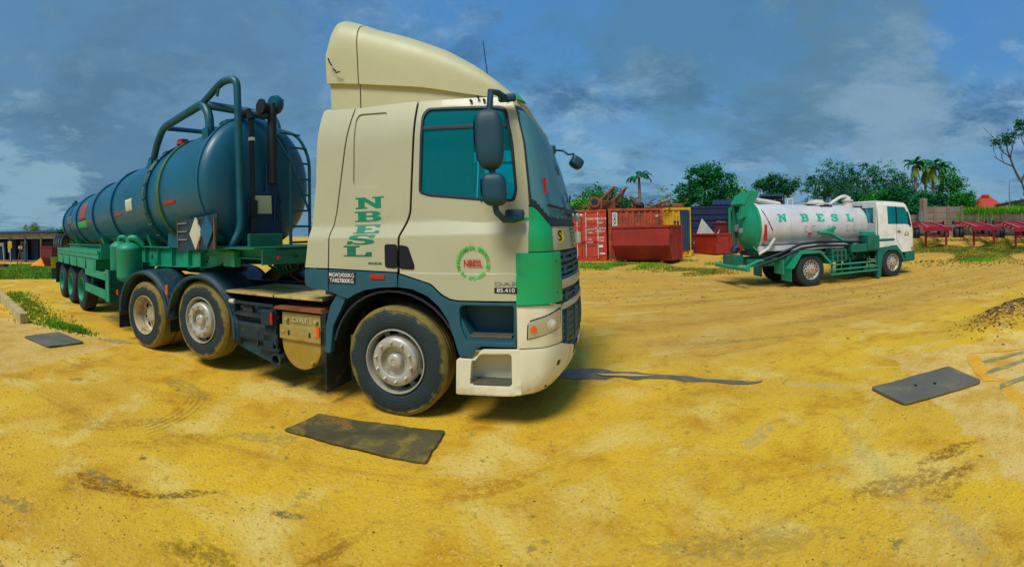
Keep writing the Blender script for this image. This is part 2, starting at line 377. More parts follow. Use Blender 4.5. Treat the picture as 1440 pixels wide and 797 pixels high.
def text_mesh(items, name='lettering'):
    """items: (string, size, matrix, bold) -> one mesh in XY; letters extruded a little"""
    bm = bmesh.new()
    for (st, size, mx, bold) in items:
        cu = bpy.data.curves.new('t', 'FONT'); cu.body = st; cu.size = size; cu.align_x = 'CENTER'; cu.align_y = 'CENTER'; cu.extrude = .0015; cu.offset = bold*size; cu.resolution_u = 4
        o = bpy.data.objects.new('t', cu); COL.objects.link(o); dg = bpy.context.evaluated_depsgraph_get(); dg.update()
        me = bpy.data.meshes.new_from_object(o.evaluated_get(dg)); me.transform(mx); bm.from_mesh(me)
        bpy.data.meshes.remove(me); bpy.data.objects.remove(o); bpy.data.curves.remove(cu)
    me = bpy.data.meshes.new(name); bm.to_mesh(me); bm.free(); return me
def T(x, y, z=0, rz=0, sx=1, sy=1): return Matrix.Translation((x, y, z)) @ Matrix.Rotation(rz, 4, 'Z') @ Matrix.Diagonal((sx, sy, 1, 1))
SIDE = (PI/2, 0, 0)     # lettering on a right-hand side (faces -y)
# slab serif capitals on a 1 x 1 cell (list of polygons that overlap nowhere)
def slab(ch):
    s, w = .12, .26     # serif thickness, stem width
    if ch == 'N': return [[(0, 0), (.42, 0), (.42, s), (.33, s), (.33, .62), (.72, 0), (.9, 0), (.9, .88), (1, .88), (1, 1), (.6, 1), (.6, .88), (.7, .88), (.7, .42), (.33, 1), (0, 1), (0, .88), (.1, .88), (.1, s), (0, s)]]
    if ch == 'L': return [[(0, 0), (.95, 0), (.95, .42), (.78, .42), (.72, s*1.2), (.42, s*1.2), (.42, .86), (.55, .86), (.55, 1), (0, 1), (0, .86), (.12, .86), (.12, s), (0, s)]]
    if ch == 'E': return [[(0, 0), (.95, 0), (.95, .34), (.82, .34), (.76, s*1.2), (.42, s*1.2), (.42, .42), (.66, .42), (.66, .58), (.42, .58), (.42, .86), (.74, .86), (.8, .68), (.93, .68), (.93, 1), (0, 1), (0, .88), (.12, .88), (.12, s), (0, s)]]
    if ch == 'B':
        o = [(0, 0), (.7, 0), (.88, .06), (.97, .2), (.95, .4), (.82, .52), (.93, .64), (.93, .82), (.82, .95), (.66, 1), (0, 1), (0, .88), (.12, .88), (.12, .12), (0, .12)]
        return [o, [(.42, .14), (.42, .44), (.6, .44), (.68, .36), (.68, .2), (.6, .14)], [(.42, .58), (.42, .87), (.58, .87), (.66, .8), (.66, .66), (.58, .58)]]
    if ch == 'S': return [[(.02, .02), (.16, .02), (.2, .1), (.36, 0), (.7, 0), (.9, .08), (.98, .28), (.9, .46), (.7, .56), (.36, .66), (.3, .74), (.36, .84), (.56, .87), (.7, .8), (.78, .66), (.92, .66), (.92, .98), (.8, .98), (.76, .92), (.6, 1), (.3, 1), (.08, .9), (.02, .74), (.08, .56), (.3, .46), (.62, .36), (.68, .26), (.6, .15), (.4, .13), (.24, .2), (.17, .36), (.02, .36)]]

exec_parts = []

# ================================================================== wheels
def disc_mesh(prof, n, holes=None):
    """prof [(r, a)] around -y outward; holes: {ring index: (count, width share, phase)} leaves openings"""
    b = MB(); rings = []
    for (r, a) in prof: rings.append([b.bm.verts.new((r*cos(2*PI*k/n), a, r*sin(2*PI*k/n))) for k in range(n)])
    for i, (p, q) in enumerate(zip(rings, rings[1:])):
        for k in range(n):
            if holes and i in holes:
                c, w, ph = holes[i]
                if ((k/n*c+ph) % 1) < w: continue
            b.bm.faces.new((p[k], p[(k+1) % n], q[(k+1) % n], q[k]))
    return b
WK = {}
def wheel(root, x, y, z, kind, tm, rm, R=.515, Wd=.30, left=False, label=None, phase=0):
    w = empty('wheel', (x, y, z), PI if left else 0, root); w.rotation_euler = (0, phase, PI if left else 0)
    key = (kind, tm, rm, R, Wd)
    if key not in WK:
        k = R/.515
        b = MB(); gr = []
        for i in range(4):
            a = Wd*(.2+.2*i); gr += [(R, a-.012), (R-.012, a-.006), (R-.012, a+.006), (R, a+.012)]
        prof = [(.285*k, .03), (.30*k, .004), (.34*k, -.010), (.40*k, -.018), (.445*k, -.008), (.468*k, .002), (.475*k, -.002), (.50*k, .02), (R-.003, .035)]+gr+[(R-.003, Wd-.035), (.5*k, Wd-.02), (.445*k, Wd+.008), (.40*k, Wd+.018), (.30*k, Wd-.004), (.285*k, Wd-.03)]
        b.lathe(prof, n=64, close=True)
        tyre = b.build('tyre', tm, w, smooth=50)
        if kind == 'front':
            pr = [(.285, .03), (.302, .0), (.300, -.016), (.292, -.018), (.286, -.006), (.280, .07), (.272, .115), (.240, .095), (.230, .0), (.222, -.018), (.205, -.030), (.150, -.034), (.138, -.026), (.132, .012), (.128, .028), (.082, .03), (.076, .0), (.070, -.022), (.060, -.030), (.030, -.034), (.028, -.028), (.0005, -.028)]
            hl = {6: (10, .62, 0)}; nr, na = .182, -.032
        elif kind == 'deep':
            pr = [(.285, .03), (.302, .0), (.300, -.016), (.292, -.016), (.284, .0), (.268, .10), (.262, .15), (.235, .17), (.180, .165), (.160, .160), (.135, .16), (.13, .135), (.118, .12), (.105, .112), (.03, .108), (.0005, .108)]
            hl = {7: (8, .5, 0)}; nr, na = .152, .158
        else:   # many round holes, vacuum lorry and similar
            pr = [(.285, .03), (.302, .0), (.300, -.016), (.290, -.016), (.280, .03), (.262, .05), (.225, .04), (.205, .035), (.165, .02), (.150, .015), (.12, .01), (.105, -.01), (.095, -.05), (.05, -.06), (.0005, -.06)]
            hl = {5: (12, .5, 0), 7: (12, .5, .5)}; nr, na = .125, .0
        rim = disc_mesh([(r*k, a) for r, a in pr], 80, hl).build('rim', rm, w, smooth=40)
        nb = MB()
        for i in range(10):
            t = 2*PI*i/10+.1; c = (nr*k*cos(t), 0, nr*k*sin(t))
            nb.lathe([(.017*k, na+.004), (.017*k, na-.008), (.013*k, na-.012), (.012*k, na-.03), (.006*k, na-.036)], c=c, n=6)
        nut = nb.build('nut_ring', rm, w); nut['kind'] = 'stuff'
        db = MB(); db.lathe([(.27*k, .19), (.27*k, .20), (.01, .20)], n=24, cap=True); drum = db.build('brake_drum', 'trim', w)
        WK[key] = (tyre.data, rim.data, nut.data, drum.data)
    else:
        for nme, me in zip(('tyre', 'rim', 'nut_ring', 'brake_drum'), WK[key]):
            o = bpy.data.objects.new(nme, me); COL.objects.link(o); o.parent = w
            if nme == 'nut_ring': o['kind'] = 'stuff'
    if label: w['label'] = label
    return w

# ================================================================== THE TRACTOR (x forward, y to its left, z up; origin under the front axle)
trac = tag(empty('tractor_truck', (-.89, 5.225, 0), -.1925), 'cream and green tractor truck with tall roof deflector, coupled to the blue tank trailer', 'truck')
def interp(tab, z):
    if z <= tab[0][0]: return tab[0][1]
    for (a, va), (b, vb) in zip(tab, tab[1:]):
        if z <= b: t = (z-a)/(b-a); return va+(vb-va)*t
    return tab[-1][1]
def smooth_tab(tab, z):
    return (interp(tab, z-.06)+interp(tab, z)*2+interp(tab, z+.06))/4
def ysd(x, z):
    y = 1.13 if z > 1.80 else (1.182 if z < 1.67 else 1.13+.052*(1.80-z)/.13)
    if z < 1.35: y += .008
    if z > 2.55: y -= (z-2.55)**2*.55
    if x > 1.0: y -= (x-1.0)**2*.25
    return y
ZC = [1.345, 1.352, 1.62, 1.67, 1.70, 1.735, 1.77, 1.80, 1.85]+[2.55+.06*i for i in range(9)]; XC = [1.0, 1.08, 1.15, 1.2]
XC_TAB = [(.28, 1.47), (.40, 1.58), (.55, 1.63), (.72, 1.645), (1.1, 1.64), (1.5, 1.615), (1.85, 1.575), (1.95, 1.55), (2.15, 1.51), (2.4, 1.44), (2.6, 1.37), (2.75, 1.30), (2.84, 1.22), (2.92, 1.08)]
XE_TAB = [(.28, 1.19), (.45, 1.235), (.7, 1.25), (1.1, 1.275), (1.95, 1.29), (2.46, 1.25), (2.7, 1.20), (2.84, 1.165), (2.92, 1.05)]
def catm(P, t):
    n = len(P)-1; f = min(max(t, 0), .99999)*n; i = int(f); u = f-i
    p0, p1, p2, p3 = P[max(i-1, 0)], P[i], P[min(i+1, n)], P[min(i+2, n)]
    return tuple(.5*((2*b)+(-a+c)*u+(2*a-5*b+4*c-d)*u*u+(-a+3*b-3*c+d)*u**3) for a, b, c, d in zip(p0, p1, p2, p3))
def fpt(t, z, off=0.0):
    """front skin: t 0 = right-hand side, 1 = centre line, 2 = left-hand side"""
    mir = t > 1; tt = 2-t if mir else t
    xe = smooth_tab(XE_TAB, z); xc = smooth_tab(XC_TAB, z); d = xc-xe; ys = ysd(xe, z) if z > 1.1 else 1.185-(max(0, .45-z))*.15
    P = [(min(1.16, xe-.02), ys), (xe, ys-.008), (xe+.42*d, ys-.085), (xe+.70*d, ys-.29), (xe+.93*d, ys-.70), (xc, 0)]
    x, y = catm(P, tt); x2, y2 = catm(P, min(tt+.01, 1)); x1, y1 = catm(P, max(tt-.01, 0))
    tx, ty = x2-x1, y2-y1; l = math.hypot(tx, ty) or 1; nx, ny = ty/l, tx/l   # outward
    if nx < -.01: nx, ny = -nx, -ny
    x += off*abs(nx); y = y+off*abs(ny)
    return (x, (y if mir else -y), z)
def band(name, m, t0, t1, z0, z1, off=.0, thick=.02, nt=16, nz=8, zb=None, zt=None, parent=None, smooth=60):
    """closed skin piece between bearings t0..t1 and heights; zb/zt(t) shape the lower/upper edge"""
    b = MB(); g = {}
    for s in (0, 1):
        for i in range(nt+1):
            t = t0+(t1-t0)*i/nt; a = zb(t) if zb else z0; c = zt(t) if zt else z1
            for j in range(nz+1):
                z = a+(c-a)*j/nz; e = .006 if (i in (0, nt) or j in (0, nz)) else 0
                g[s, i, j] = b.bm.verts.new(fpt(t, z, (off-e) if s == 0 else off-thick))
    for i in range(nt):
        for j in range(nz):
            for s in (0, 1): b.bm.faces.new((g[s, i, j], g[s, i+1, j], g[s, i+1, j+1], g[s, i, j+1]))
    for i in range(nt):
        for j in (0, nz): b.bm.faces.new((g[0, i, j], g[0, i+1, j], g[1, i+1, j], g[1, i, j]))
    for j in range(nz):
        for i in (0, nt): b.bm.faces.new((g[0, i, j], g[0, i, j+1], g[1, i, j+1], g[1, i, j]))
    return b.build(name, m, parent or trac, smooth=smooth)

for sgn in (-1, 1):     # right side (seen) and its mirror
    panel('rear_corner', rp([(-.99, 1.375), (-.705, 1.375), (-.69, 1.71), (-.625, 1.92), (-.505, 2.62), (-.44, 2.972), (-.83, 3.03), (-.865, 2.26), (-.925, 1.8)], [.0, 0, .03, .05, 0, .01, .05, 0, 0]), 'cream', trac, zcuts=ZC, yf=ysd, side=sgn)
    dent = rp([(-.42, 2.17), (-.13, 2.15), (-.09, 2.35), (-.045, 2.80), (-.06, 2.87), (-.37, 2.895), (-.40, 2.85)], .07)
    slp = panel('sleeper_side', rp([(-.69, 1.375), (.065, 1.355), (.075, 1.68), (.175, 1.89), (.245, 2.938), (-.425, 2.967), (-.49, 2.62), (-.612, 1.92), (-.677, 1.71)], [0, 0, .03, .05, .01, .01, 0, .05, .03]), 'cream', trac, holes=[dent], zcuts=ZC, yf=ysd, side=sgn)
    panel('recessed_panel', rp([(-.43, 2.16), (-.12, 2.14), (-.03, 2.88), (-.41, 2.905)], .03), 'cream', trac, zcuts=ZC, yf=lambda x, z: ysd(x, z)-.018, side=sgn)
    win = rp([(.275, 2.075), (.31, 2.79), (.36, 2.85), (1.03, 2.80), (1.095, 2.77), (1.15, 2.48), (1.178, 2.05), (1.15, 1.965), (.95, 1.97), (.37, 2.04)], [.04, .05, .03, .05, .03, .1, .05, .03, .05, .04])
    door = panel('door', rp([(.09, 1.345), (.345, 1.272), (.40, 1.255), (.50, 1.165), (.58, 1.125), (.66, 1.115), (1.262, 1.115), (1.275, 1.75), (1.268, 2.1), (1.238, 2.46), (1.165, 2.80), (1.12, 2.882), (.265, 2.935), (.195, 1.885), (.095, 1.675)], [.01, 0, .02, .03, .03, .02, .03, 0, .02, 0, .02, .04, .01, .05, .03]), 'cream', trac, holes=[win], zcuts=ZC, xcuts=XC, yf=ysd, side=sgn)
    cen = Vector((.73, 2.4))
    wout = [tuple(Vector(p)+(Vector(p)-cen).normalized()*.004) for p in win]; win_in = [tuple(Vector(p)-(Vector(p)-cen).normalized()*.026) for p in win]
    panel('window_seal', wout, 'rubber', door, holes=[win_in], zcuts=ZC, xcuts=XC, yf=lambda x, z: ysd(x, z)+.004, side=sgn)
    panel('pane', [tuple(Vector(p)-(Vector(p)-cen).normalized()*.012) for p in win], 'glass', door, thick=.006, bevel=0, zcuts=ZC, xcuts=XC, yf=lambda x, z: ysd(x, z)-.012, side=sgn)
    panel('window_divider', [(.30, 2.645), (1.13, 2.60), (1.13, 2.635), (.30, 2.680)], 'rubber', door, yf=lambda x, z: ysd(x, z)-.004, side=sgn)
    # handle, inset in the door seam
    h1 = panel('door_handle', rp([(-.06, 1.395), (.068, 1.385), (.072, 1.61), (-.06, 1.615)], .03), 'navyblack', trac, yf=lambda x, z: ysd(x, z)+.006, side=sgn)
    panel('door_handle', rp([(.092, 1.383), (.24, 1.378), (.24, 1.42), (.18, 1.59), (.092, 1.607)], .025), 'navyblack', trac, yf=lambda x, z: ysd(x, z)+.006, side=sgn)
    # slate coloured lower skirt and wheel arch
    panel('side_skirt', rp([(-.99, 1.36), (-.99, 1.20), (-.93, 1.165), (-.70, 1.150), (-.705, 1.362)], [.01, .05, .03, 0, 0]), 'slate', trac, yf=ysd, side=sgn)
    panel('side_skirt', [(-.692, 1.150), (-.56, 1.105), (-.47, 1.085), (-.38, 1.135), (-.28, 1.175), (-.12, 1.205), (.068, 1.217), (.065, 1.343), (-.692, 1.362)], 'slate', trac, yf=ysd, side=sgn)
    step = rp([(.72, .765), (1.135, .77), (1.14, 1.075), (.66, 1.075), (.665, .90)], [.03, .02, .02, .05, .03])
    arch = panel('wheel_arch', [(.082, 1.332), (.075, 1.217), (.22, 1.200), (.36, 1.145), (.47, 1.055), (.55, .94), (.60, .80), (.64, .66), (.66, .625), (.76, .625), (.80, .70), (.86, .725), (1.155, .725), (1.16, 1.102), (.66, 1.102), (.575, 1.112), (.49, 1.152), (.39, 1.243), (.335, 1.262)], 'slate', trac, holes=[step], yf=lambda x, z: 1.195, side=sgn, thick=.035, bevel=.008)
    b = MB()   # step recess
    b.prism([(.655, .755), (1.145, .755), (1.145, 1.085), (.655, 1.085)], sgn*.93, sgn*.95)
    b.box((.90, sgn*1.06, .78), (.50, .22, .03)); b.box((.90, sgn*1.06, 1.085), (.5, .22, .02)); b.box((.65, sgn*1.06, .92), (.02, .22, .33)); b.box((1.15, sgn*1.06, .92), (.02, .22, .33))
    b.prism([(.655, .79), (.655, .98), (.76, .79)], sgn*.95, sgn*1.165)
    b.build('step_recess', 'slate', trac)
    MB().box((.93, sgn*1.11, .806), (.37, .13, .02), bev=.004).build('step_tread', 'steptread', trac)
    # cream lower step
    st2 = rp([(.74, .385), (1.11, .395), (1.11, .668), (.84, .655), (.76, .60)], .03)
    panel('lower_step', rp([(.61, .295), (.62, .60), (.66, .615), (.79, .612), (.85, .70), (1.185, .712), (1.195, .33), (1.12, .31)], [.02, .02, 0, 0, .03, .01, .01, .0]), 'creamw', trac, holes=[st2], yf=lambda x, z: 1.19, side=sgn, thick=.04, bevel=.008)
    b = MB(); b.box((.92, sgn*1.0, .52), (.42, .02, .34)); b.box((.92, sgn*1.08, .375), (.42, .17, .03)); b.box((.92, sgn*1.08, .68), (.42, .17, .02)); b.box((.72, sgn*1.08, .51), (.02, .17, .3)); b.box((1.12, sgn*1.08, .52), (.02, .17, .3))
    b.build('step_recess', 'creamw', trac)
    MB().box((.93, sgn*1.10, .402), (.33, .17, .016), bev=.003).build('step_tread', 'steptread', trac)
    MB().box((.93, sgn*1.17, .742), (.1, .012, .022), bev=.004).build('step_badge', 'muffler', trac)
    # inner arch
    b = MB(); b.grid(lambda u, v: (.0+.66*cos(PI*u*.94-.02), sgn*(1.16-.5*v), .52+.655*sin(PI*u*.94-.02)), 16, 2); b.build('arch_liner', 'black', trac, solid=.02)
b = MB()
for a, c in ((-.694, -.684), (.07, .085)):
    pass
# reflector on the skirt, vents
MB().box((-.14, -1.194, 1.305), (.155, .012, .042), bev=.005).build('side_marker', 'red', trac)
for (x, z) in ((.775, 2.868), (.84, 2.895), (.895, 2.862)): MB().lathe([(.012, -1.118), (.012, -1.09)], c=(x, .012, z), n=12).build('roof_plug', 'ink', trac)
# ---- front skins
for lo, hi in ((.14, .17), (1.83, 1.86)): pass
def sst0(v, a, b):
    t = min(1, max(0, (v-a)/(b-a))); return t*t*(3-2*t)
ZB = lambda t: 1.76+.165*(1-sst0(min(t, 2-t), .20, .50))
band('windscreen_seal', 'rubber', .185, 1.815, 1.90, 2.80, off=.003, thick=.03, nt=36, nz=14, zb=ZB)
ZB2 = lambda t: ZB(t)+.055
band('windscreen', 'wind', .215, 1.785, 1.97, 2.755, off=.008, thick=.008, nt=36, nz=14, zb=ZB2)
band('front_header', 'cream', .02, 1.98, 2.80, 2.915, off=.0, nt=30, nz=4, thick=.03)
for a, c in ((.015, .183), (1.817, 1.985)):
    band('windscreen_pillar', 'cream', a, c, 1.93, 2.80, off=.0, nt=6, nz=10, thick=.04)
GT = lambda t: ZB(t)-.008
for a, c in ((.01, .50), (1.50, 1.99)):
    band('corner_panel', 'green', a, c, 1.53, 1.9, off=.004, nt=14, nz=6, zt=GT)
for a, c in ((.01, .575), (1.425, 1.99)):
    band('corner_deflector', 'green', a, c, 1.085, 1.522, off=.022, nt=18, nz=8, thick=.05)
band('front_panel', 'cream', .505, 1.495, 1.53, 1.745, off=.004, nt=24, nz=6)
band('wiper_well', 'black', .45, 1.55, 1.75, 1.80, off=.012, nt=24, nz=3)
for i, (z0, z1) in enumerate(((1.385, 1.515), (1.275, 1.375))): band('grille_bar', 'black', .58, 1.42, z0, z1, off=-.03, nt=22, nz=3)
for i, z in enumerate((1.49, 1.435, 1.38, 1.325, 1.28)):
    band('grille_slat', 'slate', .585, 1.415, z-.012, z+.012, off=.0, nt=22, nz=1, thick=.03)
for k in range(5):
    for zz in (1.46, 1.345, 1.11): 
        t = .66+.17*k; band('grille_rib', 'slate', t-.012, t+.012, zz-.035, zz+.035, off=.008, nt=2, nz=1, thick=.03)
band('front_bar', 'cream', .58, 1.42, 1.185, 1.262, off=.012, nt=22, nz=3, thick=.05)
band('grille_bar', 'black', .58, 1.42, 1.055, 1.18, off=-.025, nt=22, nz=3)
band('grille_slat', 'slate', .585, 1.415, 1.105, 1.128, off=.0, nt=22, nz=1, thick=.03)
band('front_bar', 'cream', .58, 1.42, 1.0, 1.05, off=.012, nt=22, nz=3, thick=.05)
# lower mesh grille
band('lower_grille', 'slate', .60, 1.40, .66, .995, off=-.005, nt=22, nz=6, zb=lambda t: .60+.12*abs(1-t)*2)
for i in range(5):
    z = .70+.062*i; band('grille_slat', 'black', .625, 1.375, z-.011, z+.011, off=.006, nt=20, nz=1, thick=.03)
for k in range(6):
    t = .66+.136*k; band('grille_rib', 'slate', t-.012, t+.012, .68, .985, off=.012, nt=2, nz=3, thick=.02)
# headlamp shell, bumper
for a, c, s in ((.005, .595, 1), (1.405, 1.995, -1)):
    f = (lambda t: .72-.0*t) ; tm_ = lambda t, s=s: (t if s > 0 else 2-t)
    sh = band('headlamp_panel', 'creamw', a, c, .718, 1.075, off=.0, nt=20, nz=8, zt=lambda t, tm_=tm_: 1.075-.10*max(0, tm_(t)-.35)**1.0)
    l0, l1 = (.195, .555) if s > 0 else (1.445, 1.805)
    hb = lambda t, tm_=tm_: .800+.06*max(0, (tm_(t)-.205)/.33)
    ht = lambda t, tm_=tm_: .940+.075*min(1, max(0, (tm_(t)-.205)/.33))
    hl = band('headlight', 'ink', l0-.014, l1+.014, .8, .99, off=.006, nt=12, nz=4, zb=lambda t, hb=hb: hb(t)-.012, zt=lambda t, ht=ht: ht(t)+.012)
    rf = band('reflector', 'chrome', l0, l1, .8, .98, off=.010, thick=.01, nt=12, nz=4, zb=hb, zt=ht, parent=hl)
    for tc_, col in ((.42, 'white'), (.25, 'orange')):
        tt = tc_ if s > 0 else 2-tc_; p = fpt(tt, .905 if tc_ > .3 else .880, .018)
        MB().lathe([(.001, -.012), (.03, -.008), (.048 if tc_ > .3 else .026, .004), (.048 if tc_ > .3 else .026, .012)], n=20).build('bulb', col, hl, loc=p, rot=(0, 0, .6*s if tc_ > .3 else .2*s), smooth=40)
    band('lens', 'lamp', l0, l1, .8, .98, off=.026, thick=.004, nt=12, nz=4, zb=hb, zt=ht, parent=hl)
BB = lambda t: .305+.05*min(1, (1-abs(1-t))*1.2)
BT = lambda t: .708 if min(t, 2-t) < .58 else .708-.11*min(1, (min(t, 2-t)-.58)/.2)
for a, c in ((.005, .72), (.73, 1.27), (1.28, 1.995)):
    band('bumper', 'creamw', a, c, .3, .7, off=.003, nt=22, nz=8, zb=BB, zt=BT, thick=.05)
for s in (0, 1):
    f = lambda t: t if not s else 2-t
    a, c = sorted((f(.52), f(.585))); band('fog_lamp', 'ink', a, c, .50, .585, off=.006, nt=4, nz=2, thick=.02)
    a, c = sorted((f(.78), f(.88))); band('fog_lamp', 'ink', a, c, .50, .60, off=.010, nt=4, nz=2, thick=.02)
    p = fpt(f(.44), .37, .003); MB().lathe([(.011, -.004), (.011, .01)], n=10).build('tow_hole', 'ink', trac, loc=p, rot=(0, 0, .5))
for z in (1.44, 1.17):
    for t in (.49,): MB().lathe([(.006, -.004), (.006, .01)], n=8).build('bolt', 'ink', trac, loc=fpt(t, z, .024), rot=(0, 0, .9))
MB().box((1.61, .5, 1.62), (.06, .36, .13), bev=.02).build('number_plate', 'wink', trac)
# wipers and cameras on the screen bottom
for y0, y1 in ((-.55, .25), (.25, .95)):
    p0 = fpt(1+y0*.5, 1.86, .04); p1 = fpt(1+y1*.5, 1.97, .035); p2 = fpt(1+(y0*.4+y1*.6)*.5, 1.89, .045)
    MB().tube([p0, p2, p1], .012, 8).build('wiper', 'ink', trac)
    MB().tube([fpt(1+(y0+y1)*.35, 2.0, .03), fpt(1+y1*.52, 2.10, .03)], .009, 6).build('wiper', 'ink', trac)
MB().tube([fpt(.42, 1.93, .03), fpt(.6, 1.90, .07), fpt(.9, 1.89, .09), fpt(1.2, 1.89, .09)], .012, 8).build('grab_rail', 'ink', trac)
MB().box((1.63, -.28, 1.85), (.09, .13, .06), bev=.02).tube([(1.67, -.28, 1.85), (1.70, -.28, 1.85)], .025, 12).build('washer_housing', 'steelpale', trac)
MB().box((1.60, .7, 1.84), (.07, .1, .06), bev=.02).build('lamp_bracket', 'steelpale', trac)
MB().box((1.38, 1.17, 1.22), (.26, .09, .58), bev=.04).build('step_mirror', 'black', trac)
# ---- roof, back, floor
b = MB(); XS = [-.84, -.6, -.3, 0, .3, .6, .9, 1.1, 1.16]
ZR = [(-.84, 3.02), (-.43, 2.96), (.25, 2.93), (1.12, 2.875), (1.2, 2.84)]
b.grid(lambda u, v: (-.84+2.02*u, (v*2-1)*1.0, interp(ZR, -.84+2.02*u)-.035+.06*(1-(v*2-1)**4)), 14, 10); b.build('roof', 'cream', trac, smooth=40, solid=.02)
b = MB(); b.grid(lambda u, v: (-.93+.10*v-.0, (u*2-1)*(1.10-.11*v*v), 1.2+1.78*v), 2, 2); b.build('back_wall', 'cream', trac, solid=.03)
MB().box((.15, 0, 1.22), (2.1, 2.1, .04)).build('cab_floor', 'interior', trac); MB().box((.1, 0, 2.86), (1.7, 1.9, .02)).build('headlining', 'interior', trac)
b = MB(); b.box((1.1, 0, 1.78), (.46, 2.0, .34), bev=.08); b.build('dashboard', 'interior', trac)
for y in (-.55, .55):
    b = MB(); b.box((.45, y, 1.62), (.5, .5, .2), bev=.05).box((.2, y, 2.05), (.16, .48, .75), bev=.06, ry=-.15).box((.13, y, 2.5), (.12, .3, .2), bev=.05); b.build('seat', 'interior', trac)
b = MB(); b.grid(lambda u, v: (.78+.03*cos(6.283*v)*.6+(.21+.02*cos(6.283*v))*cos(6.283*u)*.55, -.55+(.21+.02*cos(6.283*v))*sin(6.283*u), 2.0+.02*sin(6.283*v)+.21*cos(6.283*u)*.8), 24, 6).box((.86, -.55, 1.93), (.3, .05, .05), ry=.8); b.build('steering_wheel', 'ink', trac)
MB().box((1.02, -.28, 2.79), (.10, 1.6, .16), bev=.03).build('sun_visor', 'interior', trac)
MB().box((-.05, 0, 2.1), (.03, 2.05, 1.65)).build('sleeper_curtain', 'interior', trac)
# ---- roof deflector
TOPZ = [(-.76, 3.68), (-.73, 3.88), (-.69, 3.98), (-.62, 4.01), (-.52, 3.97), (-.40, 3.91), (-.24, 3.82), (.12, 3.66), (.53, 3.45), (.80, 3.27), (1.0, 3.10), (1.12, 2.99), (1.20, 2.90)]
BOTZ = [(-.76, 3.28), (-.37, 3.20), (-.1, 3.14), (.3, 3.06), (.66, 2.965), (.9, 2.91), (1.2, 2.82)]
def spo(x, s):   # s 0 right bottom .. 1 left bottom
    zb, zt = smooth_tab2(BOTZ, x), smooth_tab2(TOPZ, x); h = zt-zb; t = PI*s
    w = 1.09-.05*max(0, x-.3)**1.5-.12*max(0, (x-1.0)*3)
    c_, s_ = cos(t), sin(t); e = .38
    bow = 1-.03*(1-s_)          # tucks in at the lower edge
    return (x-.03*s_, -w*bow*math.copysign(abs(c_)**.26, c_), zb+h*(abs(s_)**.5))
def smooth_tab2(tab, z): return (interp(tab, z-.03)+interp(tab, z)*2+interp(tab, z+.03))/4
for nm, x0, x1 in (('deflector_tail', -.755, -.385), ('deflector_main', -.372, 1.20)):
    nx = 8 if nm == 'deflector_tail' else 26; b = MB(); rows = []
    for i in range(nx+1):
        x = x0+(x1-x0)*i/nx; rows.append([b.bm.verts.new(spo(x+.05*sin(PI*j/32)*.9+(-.03*sin(PI*j/16) if nm else 0), j/32)) for j in range(33)])
    for p, q in zip(rows, rows[1:]):
        for j in range(32): b.bm.faces.new((p[j], q[j], q[j+1], p[j+1]))
        b.bm.faces.new((p[0], p[-1], q[-1], q[0]))
    b.bm.faces.new(rows[0]); b.bm.faces.new(rows[-1][::-1])
    b.build(nm, 'spoil', trac, smooth=50)
for sgn in (-1, 1):
    panel('deflector_skirt', [(-.73, 2.99), (-.385, 2.95), (-.385, 3.24), (-.74, 3.33)], 'spoil', trac, yf=lambda x, z: 1.02, side=sgn)
    panel('deflector_skirt', [(-.372, 2.95), (.95, 2.86), (.85, 2.96), (-.372, 3.24)], 'spoil', trac, yf=lambda x, z: 1.02, side=sgn)
MB().prism([(1.16, 2.88), (1.24, 2.85), (1.17, 2.935)], -1.0, -.9).build('deflector_tip', 'green', trac)
for pts in (((-.70, 3.51), (-.68, 3.46), (-.66, 3.43)), ((-.64, 3.39), (-.61, 3.36)), ((-.60, 3.35), (-.56, 3.345), (-.61, 3.345))):
    MB().tube([(x, -1.108, z) for x, z in pts], .008, 5).build('scratch', 'ink', trac)
# aerial
MB().tube([(.90, -.86, 2.93), (.88, -.86, 3.1), (.835, -.85, 3.49)], .006, 6, rad=[.012, .006, .004]).build('aerial', 'ink', trac)
# ---- mirrors
b = MB(); b.tube([(1.12, -1.15, 2.83), (1.08, -1.36, 2.83), (1.04, -1.45, 2.82), (1.03, -1.45, 2.70), (1.04, -1.45, 2.2), (1.05, -1.45, 1.95), (1.07, -1.45, 1.86), (1.12, -1.40, 1.80), (1.18, -1.3, 1.80), (1.20, -1.18, 1.82)], .026, 10)
b.box((1.17, -1.22, 1.84), (.16, .10, .10), bev=.03).box((1.12, -1.19, 2.835), (.15, .08, .06), bev=.02); mir = b.build('mirror_arm', 'mirror', trac, smooth=50)
def mirror_shell(cx, cy, cz, wx, wy, h, par, yaw=0, low=.8):
    b = MB()
    def f(u, v):
        a = 2*PI*u; t = v*2-1; k = (1-abs(t)**4.5)**.5; kk = (1+(low-1)*max(0, -t)*.6)
        ca, sa = cos(a), sin(a); e = .55
        return (wx/2*k*kk*math.copysign(abs(ca)**e, ca)-(.03*wx*t), wy/2*k*math.copysign(abs(sa)**e, sa), t*h/2)
    b.grid(f, 28, 18); o = b.build('mirror_head', 'mirror', par, loc=(cx, cy, cz), rot=(0, 0, yaw), smooth=60)
    g = MB(); g.grid(lambda u, v: (-wx*.5-.001-.0*u, (u-.5)*wy*.8, (v-.5)*h*.82), 1, 1); g.build('mirror_glass', 'mirrorglass', o); return o
mirror_shell(1.025, -1.46, 2.435, .235, .16, .50, trac, .15)
mirror_shell(1.055, -1.46, 2.04, .20, .17, .275, trac, .15, .95)
b = MB(); b.tube([(1.12, 1.12, 2.83), (1.08, 1.36, 2.83), (1.02, 1.42, 2.7), (1.02, 1.42, 2.0), (1.15, 1.2, 1.85)], .024, 8); b.build('mirror_arm', 'mirror', trac)
